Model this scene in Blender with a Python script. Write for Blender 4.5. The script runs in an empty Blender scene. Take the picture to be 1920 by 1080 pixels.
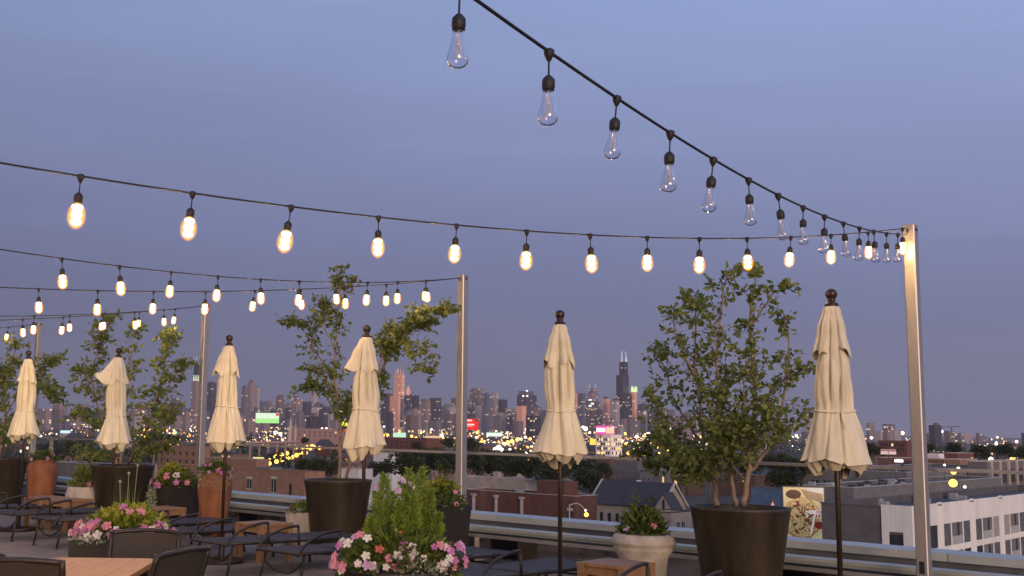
import bpy, math, random
from mathutils import Vector, Matrix

# ------------------------------------------------------------------ camera, sky, sun, exposure
SC = bpy.context.scene
COL = SC.collection
FPX, PPX, PPY = 2060.0, 786.0, 540.0          # focal length and principal point in photo pixels (1920 x 1080)
PITCH, ROLL, EYE = 0.1266, 0.0155, 1.6
_f = Vector((0, math.cos(PITCH), math.sin(PITCH)))
_r0 = Vector((1, 0, 0)); _u0 = Vector((0, -math.sin(PITCH), math.cos(PITCH)))
_r = _r0 * math.cos(ROLL) + _u0 * math.sin(ROLL)
_u = -_r0 * math.sin(ROLL) + _u0 * math.cos(ROLL)
CAMP = Vector((0, 0, EYE))
cam_d = bpy.data.cameras.new('camera'); cam = bpy.data.objects.new('camera', cam_d); COL.objects.link(cam)
m = Matrix((( _r.x, _u.x, -_f.x, 0), (_r.y, _u.y, -_f.y, 0), (_r.z, _u.z, -_f.z, EYE), (0, 0, 0, 1)))
cam.matrix_world = m
cam_d.sensor_width = 36.0; cam_d.lens = 36.0 * FPX / 1920.0
cam_d.shift_x = (960 - PPX) / 1920.0
cam_d.clip_start = 0.05; cam_d.clip_end = 60000
SC.camera = cam
SC.view_settings.view_transform = 'Standard'; SC.view_settings.look = 'None'
SC.view_settings.exposure = 0.12; SC.view_settings.gamma = 1.0
SC.render.engine = 'CYCLES'
SC.cycles.use_denoising = True
SC.cycles.use_light_tree = True
SC.cycles.sample_clamp_indirect = 3.0
SC.cycles.max_bounces = 8; SC.cycles.diffuse_bounces = 2; SC.cycles.glossy_bounces = 3
SC.cycles.transparent_max_bounces = 24; SC.cycles.transmission_bounces = 6
SC.cycles.caustics_reflective = False; SC.cycles.caustics_refractive = False
SC.cycles.volume_bounces = 0
SC.cycles.volume_step_rate = 4.0

SUNSET = Vector((0.26, -0.965, 0.0)).normalized()      # where the sun went down: behind the camera, a little to the right
W = bpy.data.worlds.new('World'); SC.world = W; W.use_nodes = True
nt = W.node_tree; nt.nodes.clear()
def wn(t, **k):
    n = nt.nodes.new(t)
    for a, b in k.items(): setattr(n, a, b)
    return n
def wl(a, b): nt.links.new(a, b)
def wmath(op, a, b=None, c=None):
    n = wn('ShaderNodeMath', operation=op)
    for i, v in enumerate((a, b, c)):
        if v is None: continue
        if isinstance(v, (int, float)): n.inputs[i].default_value = v
        else: wl(v, n.inputs[i])
    return n.outputs[0]
tc = wn('ShaderNodeTexCoord'); sep = wn('ShaderNodeSeparateXYZ'); wl(tc.outputs['Generated'], sep.inputs[0])
ramp = wn('ShaderNodeValToRGB'); cr = ramp.color_ramp; cr.interpolation = 'B_SPLINE'
stops = [(0.0, (.142, .141, .208)), (.10, (.134, .142, .222)), (.17, (.134, .148, .250)), (.26, (.152, .175, .312)),
         (.40, (.203, .242, .422)), (.56, (.252, .318, .552)), (.75, (.262, .350, .62)), (1.0, (.25, .34, .65))]
cr.elements[0].position, cr.elements[0].color = stops[0][0], (*stops[0][1], 1)
cr.elements[1].position, cr.elements[1].color = stops[-1][0], (*stops[-1][1], 1)
for p, c in stops[1:-1]:
    e = cr.elements.new(p); e.color = (*c, 1)
el = wmath('MULTIPLY_ADD', sep.outputs[2], 1.45, .06)
elc = wn('ShaderNodeClamp'); wl(el, elc.inputs[0]); wl(elc.outputs[0], ramp.inputs[0])
# brighter and bluer towards the right of the view (south), faint cirrus
side = wmath('MULTIPLY_ADD', sep.outputs[0], .30, .97)
nz = wn('ShaderNodeTexNoise'); nz.inputs['Scale'].default_value = 3.0; nz.inputs['Detail'].default_value = 5
mp = wn('ShaderNodeMapping'); mp.inputs['Scale'].default_value = (1, 1, 5.5); wl(tc.outputs['Generated'], mp.inputs[0]); wl(mp.outputs[0], nz.inputs[0])
nz2 = wn('ShaderNodeTexNoise'); nz2.inputs['Scale'].default_value = 2.2; nz2.inputs['Detail'].default_value = 7; nz2.inputs['Roughness'].default_value = .62
mp2 = wn('ShaderNodeMapping'); mp2.inputs['Scale'].default_value = (1.2, 1.2, 17); mp2.inputs['Rotation'].default_value = (.05, .04, 0); wl(tc.outputs['Generated'], mp2.inputs[0]); wl(mp2.outputs[0], nz2.inputs[0])
st = wmath('MAXIMUM', wmath('SUBTRACT', nz2.outputs[0], .53), 0.0)
cl = wmath('ADD', wmath('MULTIPLY_ADD', nz.outputs[0], .18, .91), wmath('MULTIPLY', st, .34))
sd = wmath('MULTIPLY', side, cl)
base = wn('ShaderNodeVectorMath', operation='SCALE'); wl(ramp.outputs[0], base.inputs[0]); wl(sd, base.inputs[3])
# afterglow on the horizon where the sun set
dot = wn('ShaderNodeVectorMath', operation='DOT_PRODUCT'); wl(tc.outputs['Generated'], dot.inputs[0]); dot.inputs[1].default_value = SUNSET
dp = wmath('POWER', wmath('MAXIMUM', dot.outputs['Value'], 0.0), 3.0)
lo = wmath('EXPONENT', wmath('MULTIPLY', wmath('ABSOLUTE', sep.outputs[2]), -4.5))
gl = wmath('MULTIPLY', wmath('MULTIPLY', dp, lo), 1.7)
glow = wn('ShaderNodeVectorMath', operation='SCALE'); glow.inputs[0].default_value = (1.0, .50, .30); wl(gl, glow.inputs[3])
addn = wn('ShaderNodeVectorMath', operation='ADD'); wl(base.outputs[0], addn.inputs[0]); wl(glow.outputs[0], addn.inputs[1])
bg = wn('ShaderNodeBackground'); bg.inputs[1].default_value = 1.0; wl(addn.outputs[0], bg.inputs[0])
out = wn('ShaderNodeOutputWorld'); wl(bg.outputs[0], out.inputs[0])

sun_d = bpy.data.lights.new('sun', 'SUN'); sun_d.energy = 2.3; sun_d.angle = math.radians(25); sun_d.color = (1.0, .70, .49)
sun = bpy.data.objects.new('sun', sun_d); COL.objects.link(sun)
sun.rotation_euler = (-(SUNSET + Vector((0, 0, .12)))).to_track_quat('-Z', 'Y').to_euler()

# ------------------------------------------------------------------ placing: photo rays and the terrace's own frame
def ray(x, y):
    d = _f + _r * ((x - PPX) / FPX) + _u * ((PPY - y) / FPX)
    return d
def at(x, y, Y):                     # point on the ray at world depth Y
    d = ray(x, y); return CAMP + d * (Y / d.y)
def proj(p):
    q = Vector(p) - CAMP; k = q.dot(_f)
    return PPX + FPX * q.dot(_r) / k, PPY - FPX * q.dot(_u) / k
DV = Vector((-.724, .690, 0)).normalized(); NV = Vector((DV.y, -DV.x, 0))      # along the railing, out over the city
ORG = Vector((4.52, 9.93, 0))
ANG = math.atan2(NV.y, NV.x) - math.pi / 2        # turn about z that brings +Y to NV
def R(s, o, z=0.0): return ORG + DV * s + NV * o + Vector((0, 0, z))
def PL(x, y, o):                     # photo ray meets the vertical plane at offset o from the railing
    d = ray(x, y); t = (o + NV.dot(ORG) - NV.dot(CAMP)) / NV.dot(d); return CAMP + d * t
def so(p): q = Vector(p) - ORG; return q.dot(DV), q.dot(NV)

# ------------------------------------------------------------------ mesh helpers
class MB:
    def __init__(s): s.v = []; s.f = []; s.mi = []; s.cur = 0
    def add(s, vs, fs):
        b = len(s.v); s.v += [tuple(v) for v in vs]
        s.f += [tuple(i + b for i in f) for f in fs]; s.mi += [s.cur] * len(fs)
    def quadbox(s, c, ax, ay, az):       # centre and three half vectors
        c, ax, ay, az = Vector(c), Vector(ax), Vector(ay), Vector(az)
        vs = [c + ax * i + ay * j + az * k for k in (-1, 1) for j in (-1, 1) for i in (-1, 1)]
        s.add(vs, [(0, 2, 3, 1), (4, 5, 7, 6), (0, 1, 5, 4), (2, 6, 7, 3), (0, 4, 6, 2), (1, 3, 7, 5)])
    def box(s, x0, x1, y0, y1, z0, z1):
        s.quadbox(((x0 + x1) / 2, (y0 + y1) / 2, (z0 + z1) / 2), ((x1 - x0) / 2, 0, 0), (0, (y1 - y0) / 2, 0), (0, 0, (z1 - z0) / 2))
    def tube(s, pts, rad, n=8, cap=True):
        pts = [Vector(p) for p in pts]
        rads = rad if isinstance(rad, (list, tuple)) else [rad] * len(pts)
        rings = []; prev = None
        for i, p in enumerate(pts):
            t = (pts[min(i + 1, len(pts) - 1)] - pts[max(i - 1, 0)])
            t = t.normalized() if t.length > 1e-9 else Vector((0, 0, 1))
            ref = prev if prev is not None else (Vector((1, 0, 0)) if abs(t.x) < .8 else Vector((0, 1, 0)))
            a = (ref - t * ref.dot(t)).normalized(); b = t.cross(a); prev = a
            rings.append([p + (a * math.cos(2 * math.pi * k / n) + b * math.sin(2 * math.pi * k / n)) * rads[i] for k in range(n)])
        vs = [v for r in rings for v in r]; fs = []
        for i in range(len(rings) - 1):
            for k in range(n):
                k2 = (k + 1) % n
                fs.append((i * n + k, i * n + k2, (i + 1) * n + k2, (i + 1) * n + k))
        if cap:
            fs.append(tuple(range(n - 1, -1, -1))); fs.append(tuple((len(rings) - 1) * n + k for k in range(n)))
        s.add(vs, fs)
    def lathe(s, prof, n=20, c=(0, 0, 0), cap=True):
        cx, cy, cz = c
        vs = [(cx + r * math.cos(2 * math.pi * k / n), cy + r * math.sin(2 * math.pi * k / n), cz + z) for r, z in prof for k in range(n)]
        fs = []
        for i in range(len(prof) - 1):
            for k in range(n):
                k2 = (k + 1) % n
                fs.append((i * n + k, i * n + k2, (i + 1) * n + k2, (i + 1) * n + k))
        if cap:
            fs.append(tuple(range(n - 1, -1, -1))); fs.append(tuple((len(prof) - 1) * n + k for k in range(n)))
        s.add(vs, fs)
    def mesh(s, name, mats, smooth=False):
        me = bpy.data.meshes.new(name); me.from_pydata(s.v, [], s.f)
        for mt in (mats if isinstance(mats, (list, tuple)) else [mats]): me.materials.append(mt)
        if len(set(s.mi)) > 1: me.polygons.foreach_set('material_index', s.mi)
        if smooth: me.polygons.foreach_set('use_smooth', [True] * len(me.polygons))
        me.update(); return me
    def build(s, name, mats, parent=None, smooth=False):
        return link(name, s.mesh(name, mats, smooth), parent)
def link(name, me, parent=None, loc=None, rz=None):
    o = bpy.data.objects.new(name, me); COL.objects.link(o)
    if parent is not None: o.parent = parent
    if loc is not None: o.location = loc
    if rz is not None: o.rotation_euler = (0, 0, rz)
    return o
def tag(o, label, cat, group=None, kind=None):
    if label: o['label'] = label
    if cat: o['category'] = cat
    if group: o['group'] = group
    if kind: o['kind'] = kind
    return o
def thing(name, label, cat, loc=(0, 0, 0), rz=0.0, group=None):
    o = bpy.data.objects.new(name, None); COL.objects.link(o); o.location = loc; o.rotation_euler = (0, 0, rz)
    o.empty_display_size = .1
    return tag(o, label, cat, group)
def struct(o): o['kind'] = 'structure'; return o
def copy_tree(o, parent=None):
    c = o.copy(); COL.objects.link(c); c.parent = parent
    for ch in o.children: copy_tree(ch, c)
    return c

# ------------------------------------------------------------------ materials
MATS = {}
def mat(name, col, rough=.6, metal=0.0, var=.12, scale=8.0, bump=0.0, bscale=None, coat=0.0, spec=.5, col2=None, detail=4.0, stretch=(1, 1, 1), rvar=0.0, coords='Object'):
    if name in MATS: return MATS[name]
    m = bpy.data.materials.new(name); m.use_nodes = True; t = m.node_tree; n = t.nodes
    b = n['Principled BSDF']; b.inputs['Roughness'].default_value = rough; b.inputs['Metallic'].default_value = metal
    b.inputs['Specular IOR Level'].default_value = spec
    b.inputs['Coat Weight'].default_value = coat
    tc = n.new('ShaderNodeTexCoord'); mp = n.new('ShaderNodeMapping'); mp.inputs['Scale'].default_value = stretch
    t.links.new(tc.outputs[coords], mp.inputs[0])
    nz = n.new('ShaderNodeTexNoise'); nz.inputs['Scale'].default_value = scale; nz.inputs['Detail'].default_value = detail
    t.links.new(mp.outputs[0], nz.inputs[0])
    r = n.new('ShaderNodeValToRGB')
    c1 = tuple(max(0, c * (1 - var)) for c in col); c2 = tuple(min(1, c * (1 + var)) for c in (col2 or col))
    r.color_ramp.elements[0].position = .3; r.color_ramp.elements[1].position = .7
    r.color_ramp.elements[0].color = (*c1, 1); r.color_ramp.elements[1].color = (*c2, 1)
    t.links.new(nz.outputs[0], r.inputs[0]); t.links.new(r.outputs[0], b.inputs['Base Color'])
    if rvar:
        mr = n.new('ShaderNodeMapRange'); mr.inputs[3].default_value = rough - rvar; mr.inputs[4].default_value = rough + rvar
        t.links.new(nz.outputs[0], mr.inputs[0]); t.links.new(mr.outputs[0], b.inputs['Roughness'])
    if bump:
        n2 = n.new('ShaderNodeTexNoise'); n2.inputs['Scale'].default_value = bscale or scale * 6; n2.inputs['Detail'].default_value = 3
        t.links.new(mp.outputs[0], n2.inputs[0])
        bp = n.new('ShaderNodeBump'); bp.inputs['Strength'].default_value = bump; bp.inputs['Distance'].default_value = .01
        t.links.new(n2.outputs[0], bp.inputs['Height']); t.links.new(bp.outputs[0], b.inputs['Normal'])
    MATS[name] = m; return m
def emit(name, col, s):
    if name in MATS: return MATS[name]
    m = bpy.data.materials.new(name); m.use_nodes = True; t = m.node_tree; t.nodes.clear()
    e = t.nodes.new('ShaderNodeEmission'); e.inputs[0].default_value = (*col, 1); e.inputs[1].default_value = s
    o = t.nodes.new('ShaderNodeOutputMaterial'); t.links.new(e.outputs[0], o.inputs[0]); MATS[name] = m; return m
def leafmat(name, c1, c2, trans=.35):
    if name in MATS: return MATS[name]
    m = bpy.data.materials.new(name); m.use_nodes = True; t = m.node_tree; n = t.nodes
    b = n['Principled BSDF']; b.inputs['Roughness'].default_value = .55; b.inputs['Specular IOR Level'].default_value = .3
    g = n.new('ShaderNodeNewGeometry'); r = n.new('ShaderNodeValToRGB')
    r.color_ramp.elements[0].color = (*c1, 1); r.color_ramp.elements[1].color = (*c2, 1)
    t.links.new(g.outputs['Random Per Island'], r.inputs[0]); t.links.new(r.outputs[0], b.inputs['Base Color'])
    tr = n.new('ShaderNodeBsdfTranslucent'); t.links.new(r.outputs[0], tr.inputs[0])
    mx = n.new('ShaderNodeMixShader'); mx.inputs[0].default_value = trans
    t.links.new(b.outputs[0], mx.inputs[1]); t.links.new(tr.outputs[0], mx.inputs[2])
    t.links.new(mx.outputs[0], n['Material Output'].inputs[0]); MATS[name] = m; return m
def clearglass(name, tint=(.92, .95, .95), refl=.10, rough=.02):
    if name in MATS: return MATS[name]
    m = bpy.data.materials.new(name); m.use_nodes = True; t = m.node_tree; n = t.nodes; n.clear()
    tr = n.new('ShaderNodeBsdfTransparent'); tr.inputs[0].default_value = (*tint, 1)
    gl = n.new('ShaderNodeBsdfGlossy'); gl.inputs['Roughness'].default_value = rough
    lw = n.new('ShaderNodeLayerWeight'); lw.inputs[0].default_value = .12
    mr = n.new('ShaderNodeMapRange'); mr.inputs[3].default_value = refl * .35; mr.inputs[4].default_value = min(1, refl * 7)
    t.links.new(lw.outputs['Fresnel'], mr.inputs[0])
    mx = n.new('ShaderNodeMixShader'); t.links.new(mr.outputs[0], mx.inputs[0]); t.links.new(tr.outputs[0], mx.inputs[1]); t.links.new(gl.outputs[0], mx.inputs[2])
    o = n.new('ShaderNodeOutputMaterial'); t.links.new(mx.outputs[0], o.inputs[0]); MATS[name] = m; return m
# ------------------------------------------------------------------ terrace: deck, balustrade, parapet
M_paver = mat('concrete_paver', (.165, .14, .118), .8, var=.16, scale=3, bump=.25, bscale=60)
M_slab = mat('deck_bedding', (.05, .045, .04), .95)
M_alu = mat('brushed_aluminium', (.36, .355, .35), .44, .65, var=.07, scale=20, stretch=(6, 6, .4), rvar=.06)
M_alu_dark = mat('dark_aluminium', (.11, .11, .125), .45, .6)
M_steel = mat('polished_steel', (.56, .52, .48), .09, 1.0, var=.05, scale=2, bump=.35, bscale=4.0)
M_cap = mat('coping_metal', (.60, .575, .53), .5, .1, var=.10, scale=2.5, stretch=(1, 6, 1))
M_capdark = mat('parapet_render', (.17, .17, .185), .8, var=.15, scale=4)
M_black = mat('black_plastic', (.012, .012, .013), .5)
M_glass = clearglass('balustrade_glass', (.90, .93, .93), .055, .01)

def rail_box(mb, s0, s1, o0, o1, z0, z1):
    c = R((s0 + s1) / 2, (o0 + o1) / 2, (z0 + z1) / 2)
    mb.quadbox(c, DV * ((s1 - s0) / 2), NV * ((o1 - o0) / 2), (0, 0, (z1 - z0) / 2))

S0, S1 = -6.0, 30.0
mb = MB(); rail_box(mb, S0, S1, -17, .06, -.6, -.03)
deck = struct(mb.build('deck', M_slab))
pm = MB(); pm.box(-.297, .297, -.297, .297, -.028, 0); paver_me = pm.mesh('paver', M_paver)
i = 0
for a in range(-2, 34):
    for b in range(-13, 0):
        p = R(a * .6 + .3, b * .6 + .3)
        px, py = proj(p)
        if -120 < px < 1250 and py < 1150:
            o = link('paver', paver_me, deck, p + Vector((0, 0, random.Random(a * 91 + b).uniform(-.002, .002))), math.atan2(DV.y, DV.x)); i += 1
mb = MB()
for (o0, o1) in ((-17, -7.805),): rail_box(mb, S0, S1, o0, o1, -.028, -.001)
struct(mb.build('deck_paving', M_paver))

# glass balustrade with polished kick panels
bal = thing('glass_balustrade', 'frameless glass balustrade with slim metal handrail along the terrace edge', 'balustrade')
mb = MB(); rail_box(mb, S0, S1, .090, .140, 1.286, 1.316); mb.build('handrail', M_alu, bal)
mb = MB(); rail_box(mb, S0, S1, .07, .16, .295, .335); mb.build('base_shoe', M_alu, bal)
mb = MB(); rail_box(mb, S0, S1, .085, .145, .3355, .356); mb.build('gasket', M_black, bal)
pan = MB(); pan.box(-.451, .451, -.006, .006, .357, 1.284); pan_me = pan.mesh('glass_panel', M_glass)
kp = MB(); kp.box(-.905, .905, -.004, .004, .002, .293); kp_me = kp.mesh('kick_panel', M_steel)
rz = math.atan2(DV.y, DV.x)
rr = random.Random(5)
for k in range(-6, 32):
    s = .30 + .91 * k + .455
    o = link('glass_panel', pan_me, bal, R(s, .115), rz)
    if k % 2 == 0:
        link('kick_panel', kp_me, bal, R(s + .455, .075), rz + rr.uniform(-.004, .004))
mb = MB(); rail_box(mb, S0, S1, .09, .14, -.02, .292); mb.build('curb', M_alu_dark, bal)

par = thing('parapet', 'grey metal-capped roof parapet running outside the glass balustrade', 'parapet')
mb = MB(); rail_box(mb, S0, S1, .60, .92, -2.5, .452); mb.build('wall', M_capdark, par)
seg = MB(); seg.box(-1.495, 1.495, -.21, .21, .453, .525); seg_me = seg.mesh('coping', M_cap)
seg2 = MB(); seg2.box(-1.495, 1.495, -.10, .10, .37, .405); seg2_me = seg2.mesh('inner_coping', M_cap)
for k in range(12):
    link('coping', seg_me, par, R(S0 + 1.5 + 3 * k, .76), rz)
    link('inner_coping', seg2_me, par, R(S0 + 1.5 + 3 * k + .8, .33), rz)
mb = MB(); rail_box(mb, S0, S1, .25, .41, -1, .3695); mb.build('inner_curb', M_cap, par)
mb = MB(); rail_box(mb, S0, S1, .41, .60, -1, .33); mb.build('gutter', M_capdark, par)
mb = MB(); rail_box(mb, S0, S1, .161, .25, -1, .27); mb.build('gravel_strip', mat('gravel', (.12, .11, .11), .95, var=.6, scale=40, bump=.6), par)
mb = MB(); rail_box(mb, S0, S1, -17, .9, -31, -2.5); mb.build('building_body', M_capdark, par)

# ------------------------------------------------------------------ string light poles
POLE_H, SP = 3.50, 5.43
def string_pole(s, o, label):
    t = thing('string_pole', label, 'pole', R(s, o), ANG, 'poles carrying the string lights')
    mb = MB()
    h, w, c = POLE_H, .052, .008
    pr = [(-w + c, -w), (w - c, -w), (w, -w + c), (w, w - c), (w - c, w), (-w + c, w), (-w, w - c), (-w, -w + c)]
    vs = [(x, y, z) for z in (.012, h) for x, y in pr]
    mb.add(vs, [(k, (k + 1) % 8, 8 + (k + 1) % 8, 8 + k) for k in range(8)] + [tuple(range(8, 16)), tuple(range(7, -1, -1))])
    mb.build('shaft', M_alu, t)
    mb = MB(); mb.box(-.054, .054, -.054, .054, h + .0005, h + .006); mb.build('cap', M_alu, t)
    mb = MB(); mb.box(-.09, .09, -.09, .09, 0.001, .0118); mb.build('base_plate', M_alu, t)
    mb = MB(); mb.box(-.022, .022, -.0560, -.0522, .40, .505); mb.build('outlet', M_black, t)
    mb = MB()
    ring = [Vector((0, -.075 + .02 * math.cos(a), h - .05 + .02 * math.sin(a))) for a in [k * math.pi / 5 for k in range(11)]]
    mb.tube(ring, .004, 6); mb.tube([(0, -.0525, h - .05), (0, -.058, h - .05)], .008, 8); mb.build('eye_bolt', M_black, t)
    mb = MB(); mb.tube([(.0525, 0, h - .04), (.060, 0, h - .04)], .016, 10); mb.build('bolt_head', M_black, t)
    return t
pole_labels = ['tall square metal pole at the right end, lit warm near its top',
               'tall square metal pole in the middle, between the two-lobed tree and the centre parasol',
               'square metal pole beside the tall terracotta urn, left of centre',
               'farthest and shortest-looking metal pole, behind the leftmost parasol']
for k, lb in enumerate(pole_labels): string_pole(SP * k, -.06, lb)

# ------------------------------------------------------------------ string lights
M_cable = mat('black_cable', (.014, .013, .014), .6)
M_bulbglass = clearglass('bulb_glass', (.96, .96, .98), .34, .10)
M_stem = mat('bulb_stem', (.75, .72, .68), .3)
M_core = emit('glowing_filament', (1.0, .66, .21), 20.0); M_core.cycles.emission_sampling = 'NONE'
bulb_light = bpy.data.lights.new('bulb_light', 'POINT'); bulb_light.energy = 40.0; bulb_light.color = (1.0, .58, .22); bulb_light.shadow_soft_size = .03
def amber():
    m = bpy.data.materials.new('amber_glass_halo'); m.use_nodes = True; t = m.node_tree; n = t.nodes; n.clear()  # edge-fading emission paints a halo around the lit bulb
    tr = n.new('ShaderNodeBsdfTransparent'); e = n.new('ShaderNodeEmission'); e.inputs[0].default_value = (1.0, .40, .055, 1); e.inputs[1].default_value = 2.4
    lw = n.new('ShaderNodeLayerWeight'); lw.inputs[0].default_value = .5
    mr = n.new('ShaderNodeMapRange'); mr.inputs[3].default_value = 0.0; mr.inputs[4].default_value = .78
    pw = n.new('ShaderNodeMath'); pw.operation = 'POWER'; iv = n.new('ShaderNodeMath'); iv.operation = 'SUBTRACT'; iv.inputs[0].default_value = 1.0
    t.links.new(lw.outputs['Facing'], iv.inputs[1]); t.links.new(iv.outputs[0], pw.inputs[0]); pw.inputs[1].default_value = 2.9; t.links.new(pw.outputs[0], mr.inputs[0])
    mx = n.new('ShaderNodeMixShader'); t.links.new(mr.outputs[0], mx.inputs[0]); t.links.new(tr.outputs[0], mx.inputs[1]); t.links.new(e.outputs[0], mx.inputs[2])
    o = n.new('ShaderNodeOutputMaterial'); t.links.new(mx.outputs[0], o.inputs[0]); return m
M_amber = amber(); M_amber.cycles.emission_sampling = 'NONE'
mb = MB(); mb.lathe([(.010, .014), (.018, .008), (.016, -.006), (.008, -.024), (.0032, -.030), (.0032, -.072), (.010, -.076), (.0205, -.088), (.0215, -.112), (.0195, -.116), (.0195, -.124)], 12)
sock_me = mb.mesh('socket', M_cable, True)
def bulb_prof(k=1.0):
    return [(.0165 * k, -.123), (.0175 * k, -.138), (.021 * k, -.158), (.0265 * k, -.180), (.0315 * k, -.198), (.0330 * k, -.210), (.0310 * k, -.222), (.0235 * k, -.231), (.012 * k, -.236), (.003 * k, -.2375)]
mb = MB(); mb.lathe(bulb_prof(1.0), 20, cap=False); glass_me = mb.mesh('bulb', M_bulbglass, True)
mb = MB(); mb.lathe([(.0205, -.1245), (.033, -.134), (.0425, -.156), (.0465, -.184), (.0435, -.212), (.032, -.234), (.014, -.247), (.002, -.250)], 22, cap=False); lit_me = mb.mesh('bulb', M_amber, True)  # wider than the clear bulb: the halo is part of the shape
mb = MB(); mb.lathe([(.003, -.124), (.0035, -.165), (.008, -.167), (.008, -.169), (.003, -.171), (.0025, -.205)], 8)
for a in range(6):
    an = a * math.pi / 3; mb.tube([(.006 * math.cos(an), .006 * math.sin(an), -.150), (.013 * math.cos(an), .013 * math.sin(an), -.205)], .0007, 4)
stem_me = mb.mesh('filament_stem', M_stem, True)
core_p = [(.004, -.130)] + [(.0215 + .0050 * math.sin(q * 2.1), -.134 - q * .0118) for q in range(8)] + [(.008, -.229)]
mb = MB(); mb.lathe(core_p, 9); core_me = mb.mesh('filament', M_core, True)
def string_light(k, ds, off, lit, label, za=3.46, b=-.178, c=.0113):
    """from pole k towards the house front 15.8 m behind the railing, ds metres further along it"""
    t = thing('string_light', label, 'string lights', (0, 0, 0), 0, 'strings of light bulbs over the terrace')
    a = R(SP * k, -.14); e = R(SP * k + ds, -15.9); L = (e - a).length; n = 60; dr = (e - a).normalized()
    def pt(d): return Vector((a.x + dr.x * d, a.y + dr.y * d, za + b * d + c * d * d))
    mb = MB(); mb.tube([pt(L * k_ / n) for k_ in range(n + 1)], .0058, 6); mb.build('cable', M_cable, t, True)
    d = off; rr = random.Random(int(off * 1000) + int(L * 77))
    while d < L - .2:
        p = pt(d); p.z -= .004
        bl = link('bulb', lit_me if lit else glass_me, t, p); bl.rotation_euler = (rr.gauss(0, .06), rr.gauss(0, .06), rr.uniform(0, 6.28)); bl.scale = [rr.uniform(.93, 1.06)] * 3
        link('socket', sock_me, bl)
        link('filament' if lit else 'filament_stem', core_me if lit else stem_me, bl)
        if lit: link('bulb_light', bulb_light, bl, (0, 0, -.185))
        d += .583
    return t
string_light(0, -3.182, .53, False, 'unlit string of clear bulbs sweeping from the right pole to the top edge', 3.412, -.1626, .011237)
string_light(0, 2.346, .079, True, 'long lit string from the right pole, the highest of the glowing strings', 3.4687, -.18828, .012562)
string_light(1, -2.8, .75, True, 'lit string from the middle pole, upper of its two strands at the left', 3.46, -.172, .0126)
string_light(1, 2.6, .52, True, 'lit string from the middle pole, lower of its two strands at the left', 3.46, -.178, .0122)
string_light(2, -2.8, .80, True, 'lit string from the pole by the terracotta urn, upper strand')
string_light(2, 2.6, .45, True, 'lit string from the pole by the terracotta urn, lower strand')
string_light(3, -2.8, .60, True, 'lit string reaching the farthest pole at the left edge')

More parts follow.
